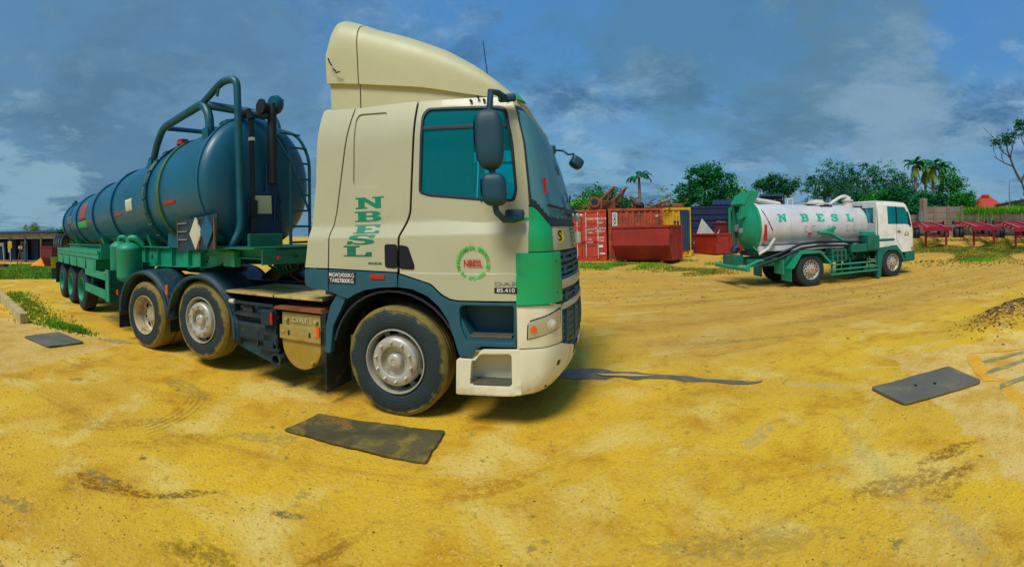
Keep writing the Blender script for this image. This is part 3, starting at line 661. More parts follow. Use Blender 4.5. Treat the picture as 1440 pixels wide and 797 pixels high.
mirror_shell(1.0, 1.42, 2.42, .2, .16, .46, trac, -.15); mirror_shell(1.02, 1.42, 2.05, .18, .16, .25, trac, -.15)
MB().box(fpt(1.42, 2.74, .03), (.08, .10, .12), bev=.03).build('mirror_mount', 'mirror', trac)
b = MB(); b.tube([fpt(1.42, 2.74, .03), (1.44, .70, 2.70), (1.50, .70, 2.65), (1.57, .70, 2.655), (1.575, .70, 2.60)], .014, 8); b.build('mirror_arm', 'mirror', trac, smooth=50)
o = mirror_shell(1.60, .70, 2.545, .17, .18, .15, trac, .3); o.rotation_euler = (0, .55, .3)
# ---- wheels
wheel(trac, 0, -1.13, .515, 'front', 'tyre_front', 'silver', label='front wheel with bulging silver hub', phase=.3)
wheel(trac, -2.754, -1.13, .515+.105, 'front', 'tyre_mud', 'silver', phase=1.0)
wheel(trac, -4.12, -1.13, .515, 'deep', 'tyre_mud', 'rimmud', label='muddy rear wheel with deep dished rim')
for x, k in ((0, 'front'), (-2.754, 'front'), (-4.12, 'deep')): wheel(trac, x, 1.13, .515+(.105 if k == 'front' and x else 0), k, 'tyre_mud', 'silver', left=True)
for y in (-.78, .78): wheel(trac, -4.12, y-.02 if y < 0 else y, .515, 'deep', 'tyre_mud', 'rimmud', left=y > 0)
# ---- chassis
b = MB()
for y in (-.42, .42): b.box((-1.9, y, .88), (6.2, .08, .27)).box((-1.9, y, 1.01), (6.2, .14, .012)).box((-1.9, y, .75), (6.2, .14, .012))
for x in (-4.9, -3.4, -2.1, -1.2): b.box((x, 0, .88), (.1, .8, .22))
for x in (0, -2.754, -4.12): b.tube([(x, -1.0, .53), (x, 1.0, .53)], .09, 12).lathe([(.2, -.2), (.26, -.1), (.26, .1), (.2, .2)], c=(x, 0, .53), n=16)
b.box((.5, 0, .75), (1.5, .9, .5)).box((-3.4, -.5, .62), (1.2, .2, .12)).box((-3.4, .5, .62), (1.2, .2, .12))
b.box((-.75, 0, .95), (.5, 1.6, .42)); b.tube([(-1.2, .5, .6), (-.1, .5, .6)], .3, 16)
b.build('chassis_frame', 'chassis', trac)
b = MB(); b.lathe([(.5, 1.16), (.5, 1.215), (.42, 1.225), (.1, 1.225)], c=(-3.65, 0, 0), axis='Z', n=30).box((-4.25, -.22, 1.18), (.5, .2, .06), rz=.2).box((-4.25, .22, 1.18), (.5, .2, .06), rz=-.2); b.build('fifth_wheel', 'chassis', trac)
def fend(name, cx, cz, R1, a0, a1, y0, y1, m='fender', par=trac):
    b = MB()
    def f(u, v):
        a = a0+(a1-a0)*u; r = R1*(1+.03*cos(4*a)); yy = y0+(y1-y0)*v
        return (cx+r*cos(a)*1.03, yy, cz+r*sin(a)+( -.02 if v in (0,) else 0))
    b.grid(f, 26, 4); bb = b.build(name, m, par, smooth=50, solid=.018)
    b = MB(); b.grid(lambda u, v: (cx+(R1-.045+.05*v)*cos(a0+(a1-a0)*u)*1.03, y0-.006*v, cz+(R1-.045+.05*v)*sin(a0+(a1-a0)*u)*(1+.0)), 26, 1); b.build('mudguard_lip', m, bb, smooth=50, solid=.014); return bb
for s in (1, -1):
    y0, y1 = (-1.17, -.55) if s > 0 else (1.17, .55)
    fend('mudguard', -2.754, .53, .68, R_(-8), R_(172), y0, y1); fend('mudguard', -4.12, .50, .69, R_(4), R_(186), y0, y1)
MB().box((-3.43, -.88, .72), (.03, .56, .34)).box((-3.45, -.88, .55), (.012, .5, .4)).build('mud_flap', 'flap', trac)
MB().box((-.76, -.93, .50), (.02, .48, .78), bev=.006).build('mud_flap', 'flap', trac)
MB().box((-4.88, -.9, .5), (.02, .5, .6)).build('mud_flap', 'flap', trac)
panel('arch_extension', rp([(-.60, 1.13), (-.50, 1.10), (-.56, .98), (-.66, .80), (-.70, .52), (-.755, .52), (-.75, .80), (-.69, 1.0)], .02), 'slate', trac, yf=lambda x, z: 1.17, thick=.07)
for (x, z, s) in ((-3.42, .97, .9), (-4.86, .80, .6), (-.83, .72, .75)):
    MB().box((x, -1.195, z), (.055*s, .02, .15*s), bev=.006).build('side_marker', 'orange', trac)
# battery carrier
b = MB(); b.box((-1.77, -.9, .80), (.70, .46, .03)).box((-2.10, -.9, .72), (.03, .5, .44)).box((-1.45, -.9, .70), (.03, .5, .40)).box((-1.78, -1.145, .79), (.62, .02, .03)).box((-1.78, -1.145, .93), (.62, .02, .03)).box((-1.77, -1.0, .60), (.68, .28, .20), bev=.03)
b.box((-1.77, -.88, .74), (.60, .40, .28), bev=.02); b.box((-1.90, -1.10, .86), (.16, .04, .10), bev=.02).box((-1.66, -1.10, .86), (.16, .04, .10), bev=.02); b.build('battery_carrier', 'chassis', trac)
MB().box((-1.53, -1.15, .80), (.17, .10, .17), bev=.012).build('side_lamp', 'chassis', trac); MB().box((-1.46, -1.165, .80), (.03, .075, .13), bev=.008).build('lamp_lens', 'red', trac)
MB().tube([(-2.16, -1.15, .93), (-2.08, -1.15, .93)], .028, 10).build('coupling', 'white', trac)
b = MB(); b.prism(rp([(-2.14, .84), (-2.10, .40), (-1.50, .26), (-1.50, .58), (-1.95, .68)], .03), -1.09, -.6); b.build('side_guard', 'fender', trac)
b = MB(); b.box((-1.56, -1.0, .52), (.14, .28, .14)).box((-1.56, -1.13, .44), (.32, .03, .03)).box((-1.72, -1.13, .52), (.02, .03, .18)).box((-1.43, -1.13, .52), (.02, .03, .2)); b.build('bracket', 'chassis', trac)
MB().lathe([(.05, -1.16), (.075, -1.16), (.075, -.9), (.05, -.9)], c=(-1.44, 0, .34), n=20, close=True).build('tail_pipe', 'chassis', trac, smooth=40)
# round-bottomed silencer with strap and raised maker's lettering
pr = [(-1.37, .88), (-1.37, .62)]+[(-1.105+.265*cos(PI+PI*k/18), .56+.28*sin(PI+PI*k/18)) for k in range(0, 19)]+[(-.84, .62), (-.84, .88)]
MB().prism(pr, -1.12, -.6).build('silencer', 'muffler', trac, bevel=.012)
MB().box((-1.105, -1.135, .665), (.55, .03, .15), bev=.008).build('strap', 'muffler', trac)
for (x, z) in ((-1.33, .665), (-.88, .665), (-1.29, .80), (-.90, .80), (-.95, .37)): MB().lathe([(.006, -1.165), (.022, -1.155), (.026, -1.12)], c=(x, 0, z), n=10).build('bolt', 'muffler', trac, smooth=40)
for x in (-1.25, -.97): MB().box((x, -1.153, .665), (.022, .004, .05)).build('strap_slot', 'ink', trac)
MB().prism([(-1.46, .905), (-.80, .905), (-.82, .945), (-1.44, .935)], -1.16, -.62).build('heat_shield', 'rust', trac)
MB().box((-1.105, -1.123, .805), (.30, .006, .075), bev=.002).build('name_plate', 'muffler', trac)
MB().box((-.80, -1.12, .66), (.07, .06, .5), bev=.01).build('bracket', 'flap', trac)
link('lettering', text_mesh([('DAF', .085, T(0, 0, .004, 0, 1.35, .9), .02)]), 'rimmud', trac, loc=(-1.105, -1.128, .803), rot=SIDE)
# tread plate deck
b = MB(); b.box((-1.90, -.62, 1.035), (.78, .98, .03), bev=.005).build('deck_plate', 'tread', trac); MB().box((-1.16, -.62, 1.035), (.66, .98, .03), bev=.005).build('deck_plate', 'tread', trac)
# hoses between cab and trailer
for i, (c, y) in enumerate((('hosegreen', -.62), ('hose', -.50), ('hoseblue', -.38), ('hosered', -.2))):
    pts = []
    for k in range(170):
        t = k/169; x = -1.50-.85*t; z = 1.42-.14*sin(PI*t)+.04*t if c != 'hosered' else 1.20-.12*sin(PI*t); a = t*2*PI*11
        rr = .0 if c == 'hosered' else .075*min(1, 6*t, 6*(1-t)); pts.append((x+rr*.3*cos(a), y+rr*cos(a)+.35*t, z+rr*sin(a)))
    MB().tube(pts, .013, 6).build('coiled_hose' if c != 'hosered' else 'air_hose', c, trac, smooth=60)
# ---- lettering on the cab
def side_text(items, m, x, z, y, par=trac): return link('lettering', text_mesh(items), m, par, loc=(x, y, z), rot=SIDE, smooth=None)
def letter(ch, x0, x1, z0, z1, m, yf, par, slant=0, side=-1, name='letter'):
    polys = slab(ch); P = [[(x0+(x1-x0)*a+slant*(z0+(z1-z0)*b-z0), z0+(z1-z0)*b) for a, b in p] for p in polys]
    return panel(name, P[0], m, par, holes=P[1:], thick=.003, bevel=0, zcuts=[z for z in ZC if z0 < z < z1], yf=lambda x, z: yf(x, z)+.0025, side=side, smooth=None)
letter('N', -.395, -.085, 1.955, 2.065, 'letter', ysd, trac); letter('B', -.405, -.105, 1.83, 1.93, 'letter', ysd, trac)
letter('E', -.415, -.115, 1.715, 1.80, 'letter', ysd, trac, .15); letter('S', -.48, -.165, 1.61, 1.705, 'letter', ysd, trac, .3); letter('L', -.51, -.18, 1.495, 1.60, 'letter', ysd, trac)
ang = []
for i, ch in enumerate('NB ENVIRONMENTAL SERVICES LTD'):
    a = R_(197)-R_(214)*i/28; ang.append((ch, .044, T(.134*cos(a), .134*sin(a), 0, a-PI/2), .012))
for i, ch in enumerate('PH: 673-4550'):
    a = R_(222)+R_(96)*i/11; ang.append((ch, .044, T(.134*cos(a), .134*sin(a), 0, a+PI/2), .012))
side_text(ang, 'logo', .79, 1.44, -1.1925)
side_text([('NBESL', .062, T(0, -.003, 0, 0, .98, 1.35), .014)], 'logored', .79, 1.44, -1.1925)
side_text([('DAF', .055, T(0, 0, 0, 0, 1.9, .8), .01)], 'steelpale', 1.07, 1.262, -1.1925)
MB().box((1.075, -1.1895, 1.207), (.20, .006, .05), bev=.002).build('badge', 'ink', trac)
side_text([('85.410', .058, T(0, 0, 0, 0, 1.0, .8), .01)], 'wink', 1.075, 1.207, -1.1935)
MB().box((-.535, -1.191, 1.285), (.315, .005, .115), bev=.001).build('weight_sticker', 'ink', trac)
side_text([('MGW24000KG', .058, T(0, .026, 0, 0, .78, 1), .008), ('TARE7800KG', .058, T(0, -.028, 0, 0, .83, 1), .008)], 'wink', -.535, 1.285, -1.1945)
side_text([('SPACECAB', .03, T(0, 0), .01)], 'ink', -.165, 1.43, -1.1835)
p = fpt(.60, 1.655, .0075); a = math.atan2(.28, .26)
MB().lathe([(.068, -.001), (.068, .001)], n=28).build('sticker', 'logoyel', trac, loc=p, rot=(0, 0, .95))
link('lettering', text_mesh([('S', .13, T(0, 0, 0), .02)]), 'ink', trac, loc=fpt(.60, 1.655, .011), rot=(PI/2, 0, .95))
for i, ch in enumerate('NBESL'):
    polys = slab(ch); z0 = 1.725-.04*i
    me = plate_mesh('letter', [(a*.09, b*.030) for a, b in polys[0]], [[(a*.09, b*.030) for a, b in q] for q in polys[1:]], .003, 0)
    link('letter', me, 'letter', trac, loc=fpt(.80, z0-.02, .009), rot=(PI/2, 0, 1.2))
MB().box(fpt(.42, 2.10, .012), (.004, .07, .14), rz=.6).build('permit', 'logored', trac)

# ================================================================== THE BLUE TANK TRAILER
TR = (-8.488, 7.492, -.405)
trl = tag(empty('tank_trailer', (TR[0], TR[1], 0), TR[2]), 'blue ribbed cylindrical tank on a green three axle trailer behind the cream tractor', 'trailer')
def tR(s): return .890+.0184*s
def tZ(s): return 2.435+.0180*s
def tpt(s, a, off=0.0):      # a measured from the right-hand side (-y) upward
    r = tR(s)+off; return (5.55+s, -r*cos(a), tZ(s)+r*sin(a))
b = MB(); rings = []
prof = [(.12, .02), (.10, .3), (.06, .58), (.0, .76)]+[(-.10, .83)]
def tring(x, rr, s, n=64): return [b.bm.verts.new((x, -rr*cos(2*PI*k/n), tZ(s)+rr*sin(2*PI*k/n))) for k in range(n)]
RS = [(5.86, .02, 0), (5.855, .25, 0), (5.835, .50, 0), (5.80, .70, 0), (5.75, .81, 0), (5.70, .87, 0), (5.62, tR(.07), .07)]
RS += [(5.55+s, tR(s), s) for s in (-.6, -1.33, -1.88, -3, -4.05, -5, -5.8, -7, -7.95, -9, -10.3)]+[(-4.85, .62, -10.3), (-4.93, .45, -10.3), (-4.98, .2, -10.3), (-4.98, .02, -10.3)]
rr_ = [tring(*q) for q in RS]
for p, q in zip(rr_, rr_[1:]):
    for k in range(64): b.bm.faces.new((p[k], p[(k+1) % 64], q[(k+1) % 64], q[k]))
b.bm.faces.new(rr_[0]); b.bm.faces.new(rr_[-1][::-1])
b.build('tank', 'tank', trl, smooth=50)
def hoop(s, w, h, m, name='rib'):
    b = MB(); b.lathe([(tR(s)-.01, -w/2), (tR(s)+h*.8, -w/2), (tR(s)+h, -w/4), (tR(s)+h, w/4), (tR(s)+h*.8, w/2), (tR(s)-.01, w/2)], axis='X', n=72, close=True)
    return b.build(name, m, trl, loc=(5.55+s, 0, tZ(s)), smooth=40)
for s in (-10.3, -7.95, -5.8, -4.05): hoop(s, .09, .05, 'tank')
hoop(-1.93, .05, .05, 'yellowrim', 'flange'); hoop(-1.83, .05, .05, 'tankdark', 'flange'); hoop(-1.30, .10, .035, 'yellowrim'); hoop(.06, .05, .018, 'tank', 'weld_seam'); hoop(-9.2, .05, .02, 'tank', 'weld_seam')
for i in range(14):
    a = R_(-60)+R_(190)*i/13; MB().box(tpt(-1.88, a, .045), (.16, .03, .03), rx=0).build('flange_bolt', 'tankdark', trl)
# patches painted or stuck on the shell
def patch_on(name, m, s0, s1, a0, a1, off=.004, par=trl, n=6):
    b = MB(); b.grid(lambda u, v: tpt(s0+(s1-s0)*u, R_(a0+(a1-a0)*v), off), n, n); return b.build(name, m, par, smooth=40, solid=.003)
patch_on('reflector', 'red', -1.15, -.70, -14, -11); patch_on('reflector', 'red', -3.95, -3.35, -14, -11.5); patch_on('reflector', 'red', -6.8, -6.2, -15, -12.5); patch_on('reflector', 'red', -8.9, -8.5, -14, -12)
patch_on('paper_notice', 'paper', -3.05, -2.65, -12, 4)
patch_on('faded_poster', mat('poster_green', srgb(20, 170, 90), .6, dirt=srgb(170, 60, 60), damt=.4, dscale=3), -7.85, -6.6, -22, -8)
patch_on('faded_poster', mat('poster_red', srgb(150, 66, 64), .6, dirt=srgb(70, 100, 96), damt=.6, dscale=2), -7.6, -6.7, -6, 30)
patch_on('faded_poster', mat('poster_pale', srgb(110, 118, 120), .6, dirt=srgb(60, 90, 110), damt=.6, dscale=2), -9.6, -8.9, -8, 14)
# manholes, rails on top
for s in (-.55, -1.0): MB().lathe([(.26, 0), (.26, .10), (.30, .10), (.30, .14), (.01, .16)], axis='Z', n=24).build('manhole', 'tankdark', trl, loc=(5.55+s, .15, tZ(s)+tR(s)-.03), smooth=40)
for s, y in ((-.45, .0), (-.9, -.1), (-.3, .5)):
    z = tZ(0)+.83-.25*y*y*2; MB().tube([(5.55+s, y-.1, z), (5.55+s, y-.13, z+.15), (5.55+s, y+.13, z+.15), (5.55+s, y+.1, z)], .012, 6).build('lifting_loop', 'tankdark', trl)
MB().lathe([(.01, .1), (.09, .08), (.11, 0)], axis='Z', n=16).build('valve_cap', 'red', trl, loc=tpt(-1.45, R_(66), .02), smooth=50)
# pipework over the tank
def bend(pts, r, n=6):
    out = []
    for i, p in enumerate(pts):
        if i in (0, len(pts)-1): out.append(p); continue
        P, A, B = Vector(p), Vector(pts[i-1]), Vector(pts[i+1]); d = min(r, (A-P).length*.45, (B-P).length*.45)
        s0 = P+(A-P).normalized()*d; s1 = P+(B-P).normalized()*d
        for k in range(n+1): t = k/n; out.append(tuple(s0*(1-t)**2+P*2*t*(1-t)+s1*t*t))
    return out
for y in (-.58, .58):
    MB().tube(bend([(3.22, y, 2.86), (3.50, y, 3.30), (3.80, y, 3.54), (5.22, y, 3.56), (5.40, y, 3.36), (5.40, y, 2.80)], .16), .062 if y < 0 else .05, 14).build('roll_bar', 'tankdark', trl, smooth=50)
    MB().prism(rp([(3.02, 2.76), (3.40, 2.86), (3.42, 3.12), (3.30, 3.12)], .02), y-.07, y-.055).build('saddle_plate', 'tankdark', trl)
    MB().prism(rp([(5.30, 2.66), (5.50, 2.66), (5.48, 3.18), (5.32, 3.18)], .02), y-.075, y-.06).build('saddle_plate', 'tankdark', trl)
for x in (3.8, 5.2): MB().tube([(x, -.58, 3.54), (x, .58, 3.54)], .04, 10).build('cross_bar', 'tankdark', trl)
MB().tube(bend([(5.22, -.58, 3.57), (5.74, -.56, 3.72), (5.98, -.50, 3.68), (5.98, -.48, 1.80), (5.94, -.62, 1.55)], .14), .048, 14).build('vent_pipe', 'tankdark', trl, smooth=50)
MB().tube([(5.6, -.57, 3.55), (5.66, -.57, 3.70)], .02, 8).build('brace', 'tankdark', trl)
MB().tube(bend([(5.35, -.56, 3.50), (5.75, -.1, 3.36), (5.95, .06, 3.30)], .1), .055, 12).build('cross_pipe', 'tankdark', trl, smooth=50)
b = MB(); b.lathe([(.02, -.12), (.10, -.12), (.10, -.09), (.06, -.08), (.06, .08), (.10, .09), (.10, .12), (.02, .12)], n=20); b.build('valve', 'hose', trl, loc=(5.93, .0, 3.40), smooth=40)
MB().lathe([(.02, -.06), (.11, -.06), (.13, .0), (.11, .06), (.02, .06)], n=20).build('valve', 'tankdark', trl, loc=(5.93, .13, 3.46), smooth=40)
MB().tube([(5.95, .13, 3.46), (5.95, .26, 3.54)], .012, 6).build('valve_lever', 'tankdark', trl)
MB().tube(bend([(5.95, .06, 3.45), (5.97, .04, 3.1), (5.98, .03, 2.75), (5.97, .04, 2.4)], .12), .062, 12, rad=None).build('suction_hose', 'hose', trl, smooth=50)
MB().tube([(5.96, -.28, 1.60), (5.96, -.28, 3.20)], .033, 10).build('drain_pipe', 'hose', trl); MB().tube([(5.96, -.28, 2.93), (5.96, -.28, 2.97)], .042, 10).build('pipe_clip', 'wink', trl)
MB().tube([(5.96, -.28, 3.2), (5.9, -.28, 3.32), (5.7, -.28, 3.3)], .045, 10).build('drain_pipe', 'hose', trl)
MB().box((5.96, -.28, 2.06), (.10, .10, .22), bev=.02).build('pump_body', 'hose', trl)
b = MB(); b.prism([(-.24, 1.66), (.20, 1.66), (.20, 2.15), (.15, 2.45), (.07, 2.72), (-.02, 2.66), (-.03, 2.3), (-.24, 2.26)], 5.90, 5.93, 'YZ'); b.build('spray_shield', mat('shield_blue', srgb(4, 50, 92), .6), trl)
MB().box((5.945, -.11, 2.12), (.008, .27, .235), rx=.02).build('paper_notice', 'paper', trl)
MB().tube([(5.945, .10, 2.24), (5.95, .20, 2.20), (5.945, .17, 2.08), (5.945, .09, 2.08), (5.945, .20, 1.88)], .008, 5).tube([(5.945, .09, 2.24), (5.945, .07, 1.84)], .008, 5).build('painted_letter', 'hoseblue', trl)
for i in range(3): MB().box((5.98, -.28+.02*i, 1.66+.05*i), (.09, .07, .04), bev=.01).build('clamp', 'steelpale' if i == 0 else 'hose', trl)
# ladder
for y0, y1 in ((.28, .24), (.62, .56)):
    MB().tube(bend([(6.02, y0, 1.55), (6.02, y0+.02, 2.78), (5.86, y0-.04, 3.12), (5.3, y1-.1, 3.34)], .3), .022, 8).build('ladder_rail', 'tankdark', trl)
for i in range(8):
    z = 1.62+.215*i; x = 6.02-(max(0, z-2.8)**1.3)*.8; MB().tube([(x, .28, z), (x, .625, z)], .016, 6).build('rung', 'tankdark', trl)
MB().tube([(6.0, .0, 3.1), (6.03, .3, 2.7), (6.03, .62, 2.02)], .016, 6).build('brace', 'tankdark', trl)
# placard rack
DX = .67
b = MB(); b.prism([(4.27+DX, 1.53), (5.34+DX, 1.56), (5.40+DX, 1.99), (4.29+DX, 1.93)], -.87, -.85); b.build('placard_board', 'placard', trl)
MB().prism([(4.70+DX, 1.755), (4.87+DX, 1.965), (5.03+DX, 1.765), (4.87+DX, 1.55)], -.895, -.875).build('placard_diamond', 'paper', trl)
MB().prism([(5.00+DX, 1.775), (5.17+DX, 1.98), (5.33+DX, 1.785), (5.17+DX, 1.58)], -.895, -.875).build('placard_diamond', 'tank', trl)
for z in (1.68, 1.79, 1.90): MB().box((4.46+DX, -.88, z), (.28, .016, .016)).build('placard_slot', 'steelpale', trl)
for x in (4.31, 4.94, 5.35): MB().box((x+DX, -.88, 1.755), (.02, .018, .38)).build('placard_slot', 'rust', trl)
for x in (4.5, 5.2): MB().tube([(x+DX, -.52, 1.5), (x+DX, -.86, 1.56)], .015, 6).build('brace', 'tgreen', trl)
# frame
def beam(y):
    b = MB(); P = [(-4.55, 1.20), (2.6, 1.20), (5.35, 1.31), (5.62, 1.36), (5.80, 1.445), (5.92, 1.46), (6.65, 1.46), (6.65, 1.545), (-4.55, 1.545)]
    b.prism(P, y-.008, y+.008)
    top = [(-4.55, 1.545), (6.65, 1.545), (6.65, 1.56), (-4.55, 1.56)]; b.prism(top, y-.07, y+.07)
    bot = [(-4.55, 1.185), (2.6, 1.185), (5.35, 1.295), (5.62, 1.345), (5.8, 1.43), (5.92, 1.445), (6.65, 1.445), (6.65, 1.46), (5.92, 1.46), (5.8, 1.445), (5.62, 1.36), (5.35, 1.31), (2.6, 1.20), (-4.55, 1.20)]; b.prism(bot, y-.07, y+.07)
    return b.build('main_beam', 'tgreen', trl)
beam(-.52); beam(.52)
for x in (2.9, 3.5, 4.1, 4.7, 5.1): MB().box((x, -.56, 1.39), (.012, .07, .30)).build('stiffener', 'tgreen', trl)
for x in (-4.4, -2, 0, 2, 3.6, 5.0, 6.6): MB().box((x, 0, 1.48), (.09, 1.02, .12)).build('cross_member', 'dgreen', trl)
MB().box((5.95, -.60, 1.44), (.26, .10, .20), bev=.01).build('junction_box', 'tgreen', trl)
MB().tube([(3.25, -.60, 1.34), (3.28, -.60, 1.43), (3.33, -.60, 1.35), (3.25, -.60, 1.36)], .008, 5).build('lashing_ring', 'ink', trl); MB().tube([(5.25, -.60, 1.36), (5.3, -.60, 1.46), (5.35, -.60, 1.44), (5.3, -.60, 1.36), (5.25, -.60, 1.4)], .008, 5).build('lashing_ring', 'ink', trl)
b = MB(); b.box((6.05, 0, 1.575), (1.2, 1.5, .02)); b.build('front_platform', 'dgreen', trl)
MB().box((6.25, -.3, 1.66), (.05, .5, .16), bev=.01).build('control_panel', 'dgreen', trl)
MB().box((6.66, .1, 1.47), (.03, 1.5, .16)).build('front_beam', 'dgreen', trl)
for i in range(5): MB().box((6.70, -.45+.25*i, 1.46+.02*(i % 2)), (.04, .035, .035), bev=.008).build('air_coupling', ('red', 'hose', 'hose', 'steelpale', 'hose')[i], trl)
b = MB()
for z in (1.6, 1.75, 1.9): b.tube([(6.5, .45, z), (6.5, .95, z)], .014, 6)
b.tube([(6.5, .45, 1.55), (6.5, .45, 2.0), (6.5, .95, 2.0), (6.5, .95, 1.55)], .016, 6); b.build('guard_rail', 'tankdark', trl)
for x in (3.0, -.2, -3.4):      # saddles under the shell
    s = x-5.55; z = tZ(s)
    b = MB(); b.prism([(-.52, 1.56), (.52, 1.56), (.66, z-.34), (.4, z-tR(s)+.14), (0, z-tR(s)), (-.4, z-tR(s)+.14), (-.66, z-.34)], x-.05, x+.05, 'YZ'); b.build('saddle', 'tgreen', trl)
for x in (4.2,): MB().prism([(-.5, 1.56), (-.5, 1.8), (-.58, 1.96), (-.62, 1.56)], x-.2, x+.2, 'YZ').build('saddle', 'tankdark', trl)
# side trough over the wheels with hanging guards
b = MB(); b.box((-.42, -.98, 1.38), (4.8, .54, .17), bev=.01); b.build('hose_trough', 'tgreen', trl)
MB().box((-.42, -1.255, 1.435), (4.78, .02, .07)).build('trough_lip', 'tgreen', trl); MB().box((1.99, -.75, 1.45), (.03, .9, .30)).build('trough_end', 'tgreen', trl)
for i in range(5):
    x0 = -2.75+.93*i; b = MB(); b.prism([(x0+.02, 1.285), (x0+.90, 1.285), (x0+.86, 1.06), (x0+.10, 1.06)], -1.27, -1.255); b.build('splash_guard', 'tgreen', trl)
MB().box((1.72, -1.1, 1.16), (.03, .36, .26)).build('splash_guard', 'tgreen', trl)
for i in range(46):
    pass
for x, k in ((0, 0), (-1.318, 1), (-2.636, 2)):
    wheel(trl, x, -1.15, .5, 'deep', 'tyre', 'tgreen', R=.5, phase=k*.7)
    wheel(trl, x, 1.15, .5, 'deep', 'tyre', 'dgreen', R=.5, left=True)
    MB().tube([(x, -.95, .5), (x, .95, .5)], .075, 12).build('axle', 'chassis', trl)
    for y in (-.5, .5): MB().box((x+.25, y, .85), (.6, .09, .6), bev=.03).build('suspension_arm', 'chassis', trl)
MB().box((-3.35, -1.0, .68), (.02, .45, .62)).build('mud_flap', 'flap', trl)
# ladder-like side guard, posts
MB().box((1.75, -1.25, 1.0), (1.75, .03, .14)).build('side_guard_rail', 'tgreen', trl); MB().box((1.75, -1.25, .66), (1.75, .03, .17)).build('side_guard_rail', 'tgreen', trl)
MB().box((2.66, -1.25, .84), (.22, .03, .58)).build('side_guard_post', 'tgreen', trl); MB().box((1.3, -1.2, .84), (.04, .03, .5)).build('side_guard_post', 'dgreen', trl)
MB().box((1.9, -.9, .80), (.9, .03, .03)).build('side_guard_brace', 'dgreen', trl); MB().box((2.70, -.9, .84), (.03, .7, .58)).build('side_guard_post', 'dgreen', trl)
# landing legs
for y in (-.75, .75): MB().box((3.0, y*.85, .98), (.14, .14, .6)).box((3.0, y*.85, .70), (.10, .10, .3)).box((3.0, y*.85, .55), (.24, .24, .03)).build('landing_leg', 'dgreen', trl)
# scrubber vessels
for (x, y, r, z0, z1, nm) in ((3.25, -1.02, .225, .96, 1.58, 'big'), (2.35, -.92, .18, 1.02, 1.60, 'small')):
    h = z1-z0; v = MB().lathe([(.03, 0), (r*.7, .01), (r*.93, .05), (r, .10), (r, h-.08), (r*1.02, h-.07), (r*1.02, h-.05), (r*.93, h-.01), (r*.6, h+.04), (r*.32, h+.06), (.02, h+.06)], axis='Z', n=32).build('scrubber_vessel', 'tgreen', trl, loc=(x, y, z0), smooth=45)
    MB().tube(bend([(0, 0, h+.02), (0, 0, h+.13), (.10, .08, h+.14), (.14, .2, h+.0)], .07), .05*r/.2, 12).build('elbow_pipe', 'tgreen', v, smooth=50)
MB().box((2.6, -.75, 1.12), (1.6, .35, .05)).build('vessel_shelf', 'dgreen', trl)
# rear end
MB().box((-4.6, 0, 1.05), (.08, 2.4, .3)).build('rear_beam', 'dgreen', trl); b = MB(); b.box((-3.55, -1.2, .80), (.03, .28, .70)); b.build('rear_panel', 'dgreen', trl)
MB().box((-3.53, -1.24, .98), (.012, .2, .35)).build('warning_plate', 'yellow', trl)
for i in range(4):
    x = -2.9-.45*i; MB().tube([(x, -1.12, 1.44), (x-.08, -1.1, 1.66), (x-.25, -1.0, 1.8), (x-.45, -.85, 1.76), (x-.6, -.8, 1.6)], .055, 10).build('hose_loop', 'hose', trl, smooth=50)
MB().tube([(-4.95, -.3, 1.6), (-5.1, -.35, 2.2), (-5.0, -.3, 2.95), (-4.75, -.25, 3.0)], .06, 10).build('rear_pipe', 'tankdark', trl, smooth=50)

# ================================================================== THE WHITE VACUUM LORRY (right)
vac = tag(empty('vacuum_truck', (12.087, 11.989, -.158), -.04), 'white tank truck with green rear door and green chassis parked in the yard', 'truck')
b = MB(); VR = .72; VZ = 1.85
b.lathe([(.02, -.60), (.3, -.61), (.52, -.67), (.66, -.76), (VR, -.88), (VR, -1.6), (VR, -3), (VR, -4.4), (VR, -5.02)], c=(0, 0, VZ), axis='X', n=56, cap=True); b.build('tank', 'vtank', vac, smooth=50)
for x in (-4.0, -2.35): MB().lathe([(VR-.01, -.02), (VR+.012, -.015), (VR+.012, .015), (VR-.01, .02)], axis='X', n=56, close=True).build('weld_seam', 'vtank', vac, loc=(x, 0, VZ), smooth=40)
MB().lathe([(VR-.02, -.05), (VR+.06, -.05), (VR+.06, .03), (VR-.02, .03)], axis='X', n=56, close=True).build('rear_flange', 'white', vac, loc=(-5.02, 0, VZ))
b = MB(); b.lathe([(VR+.05, -.01), (VR+.05, -.07), (VR-.02, -.10), (.6, -.2), (.45, -.28), (.25, -.33), (.02, -.35)], axis='X', n=56, cap=True); b.build('rear_door', 'tgreen', vac, loc=(-5.06, 0, VZ), smooth=50)
b = MB(); b.prism([(-5.45, 2.35), (-5.38, 2.72), (-5.15, 2.95), (-4.92, 2.95), (-4.80, 2.70), (-5.05, 2.62), (-5.18, 2.3)], .3, .5); b.build('door_hinge', 'tgreen', vac)
b = MB(); b.prism([(-5.55, 2.1), (-5.42, 2.72), (-5.15, 2.98), (-4.88, 2.92), (-5.05, 2.6), (-5.25, 2.2)], -.30, -.12); b.build('door_hinge', 'tgreen', vac)
MB().box((-5.38, .05, 2.68), (.14, .75, .35), ry=.5, bev=.02).build('door_hinge', 'tgreen', vac)
b = MB(); b.box((-5.42, .35, 1.9), (.1, .14, 1.3), bev=.02); b.build('door_bar', 'dgreen', vac)
MB().box((-5.42, -.1, 1.75), (.16, .16, .16), bev=.04).build('sight_glass', 'steelpale', vac); MB().lathe([(.02, -.05), (.11, -.04), (.11, .06)], axis='X', n=16).build('valve', 'steelpale', vac, loc=(-5.45, .12, 1.83))
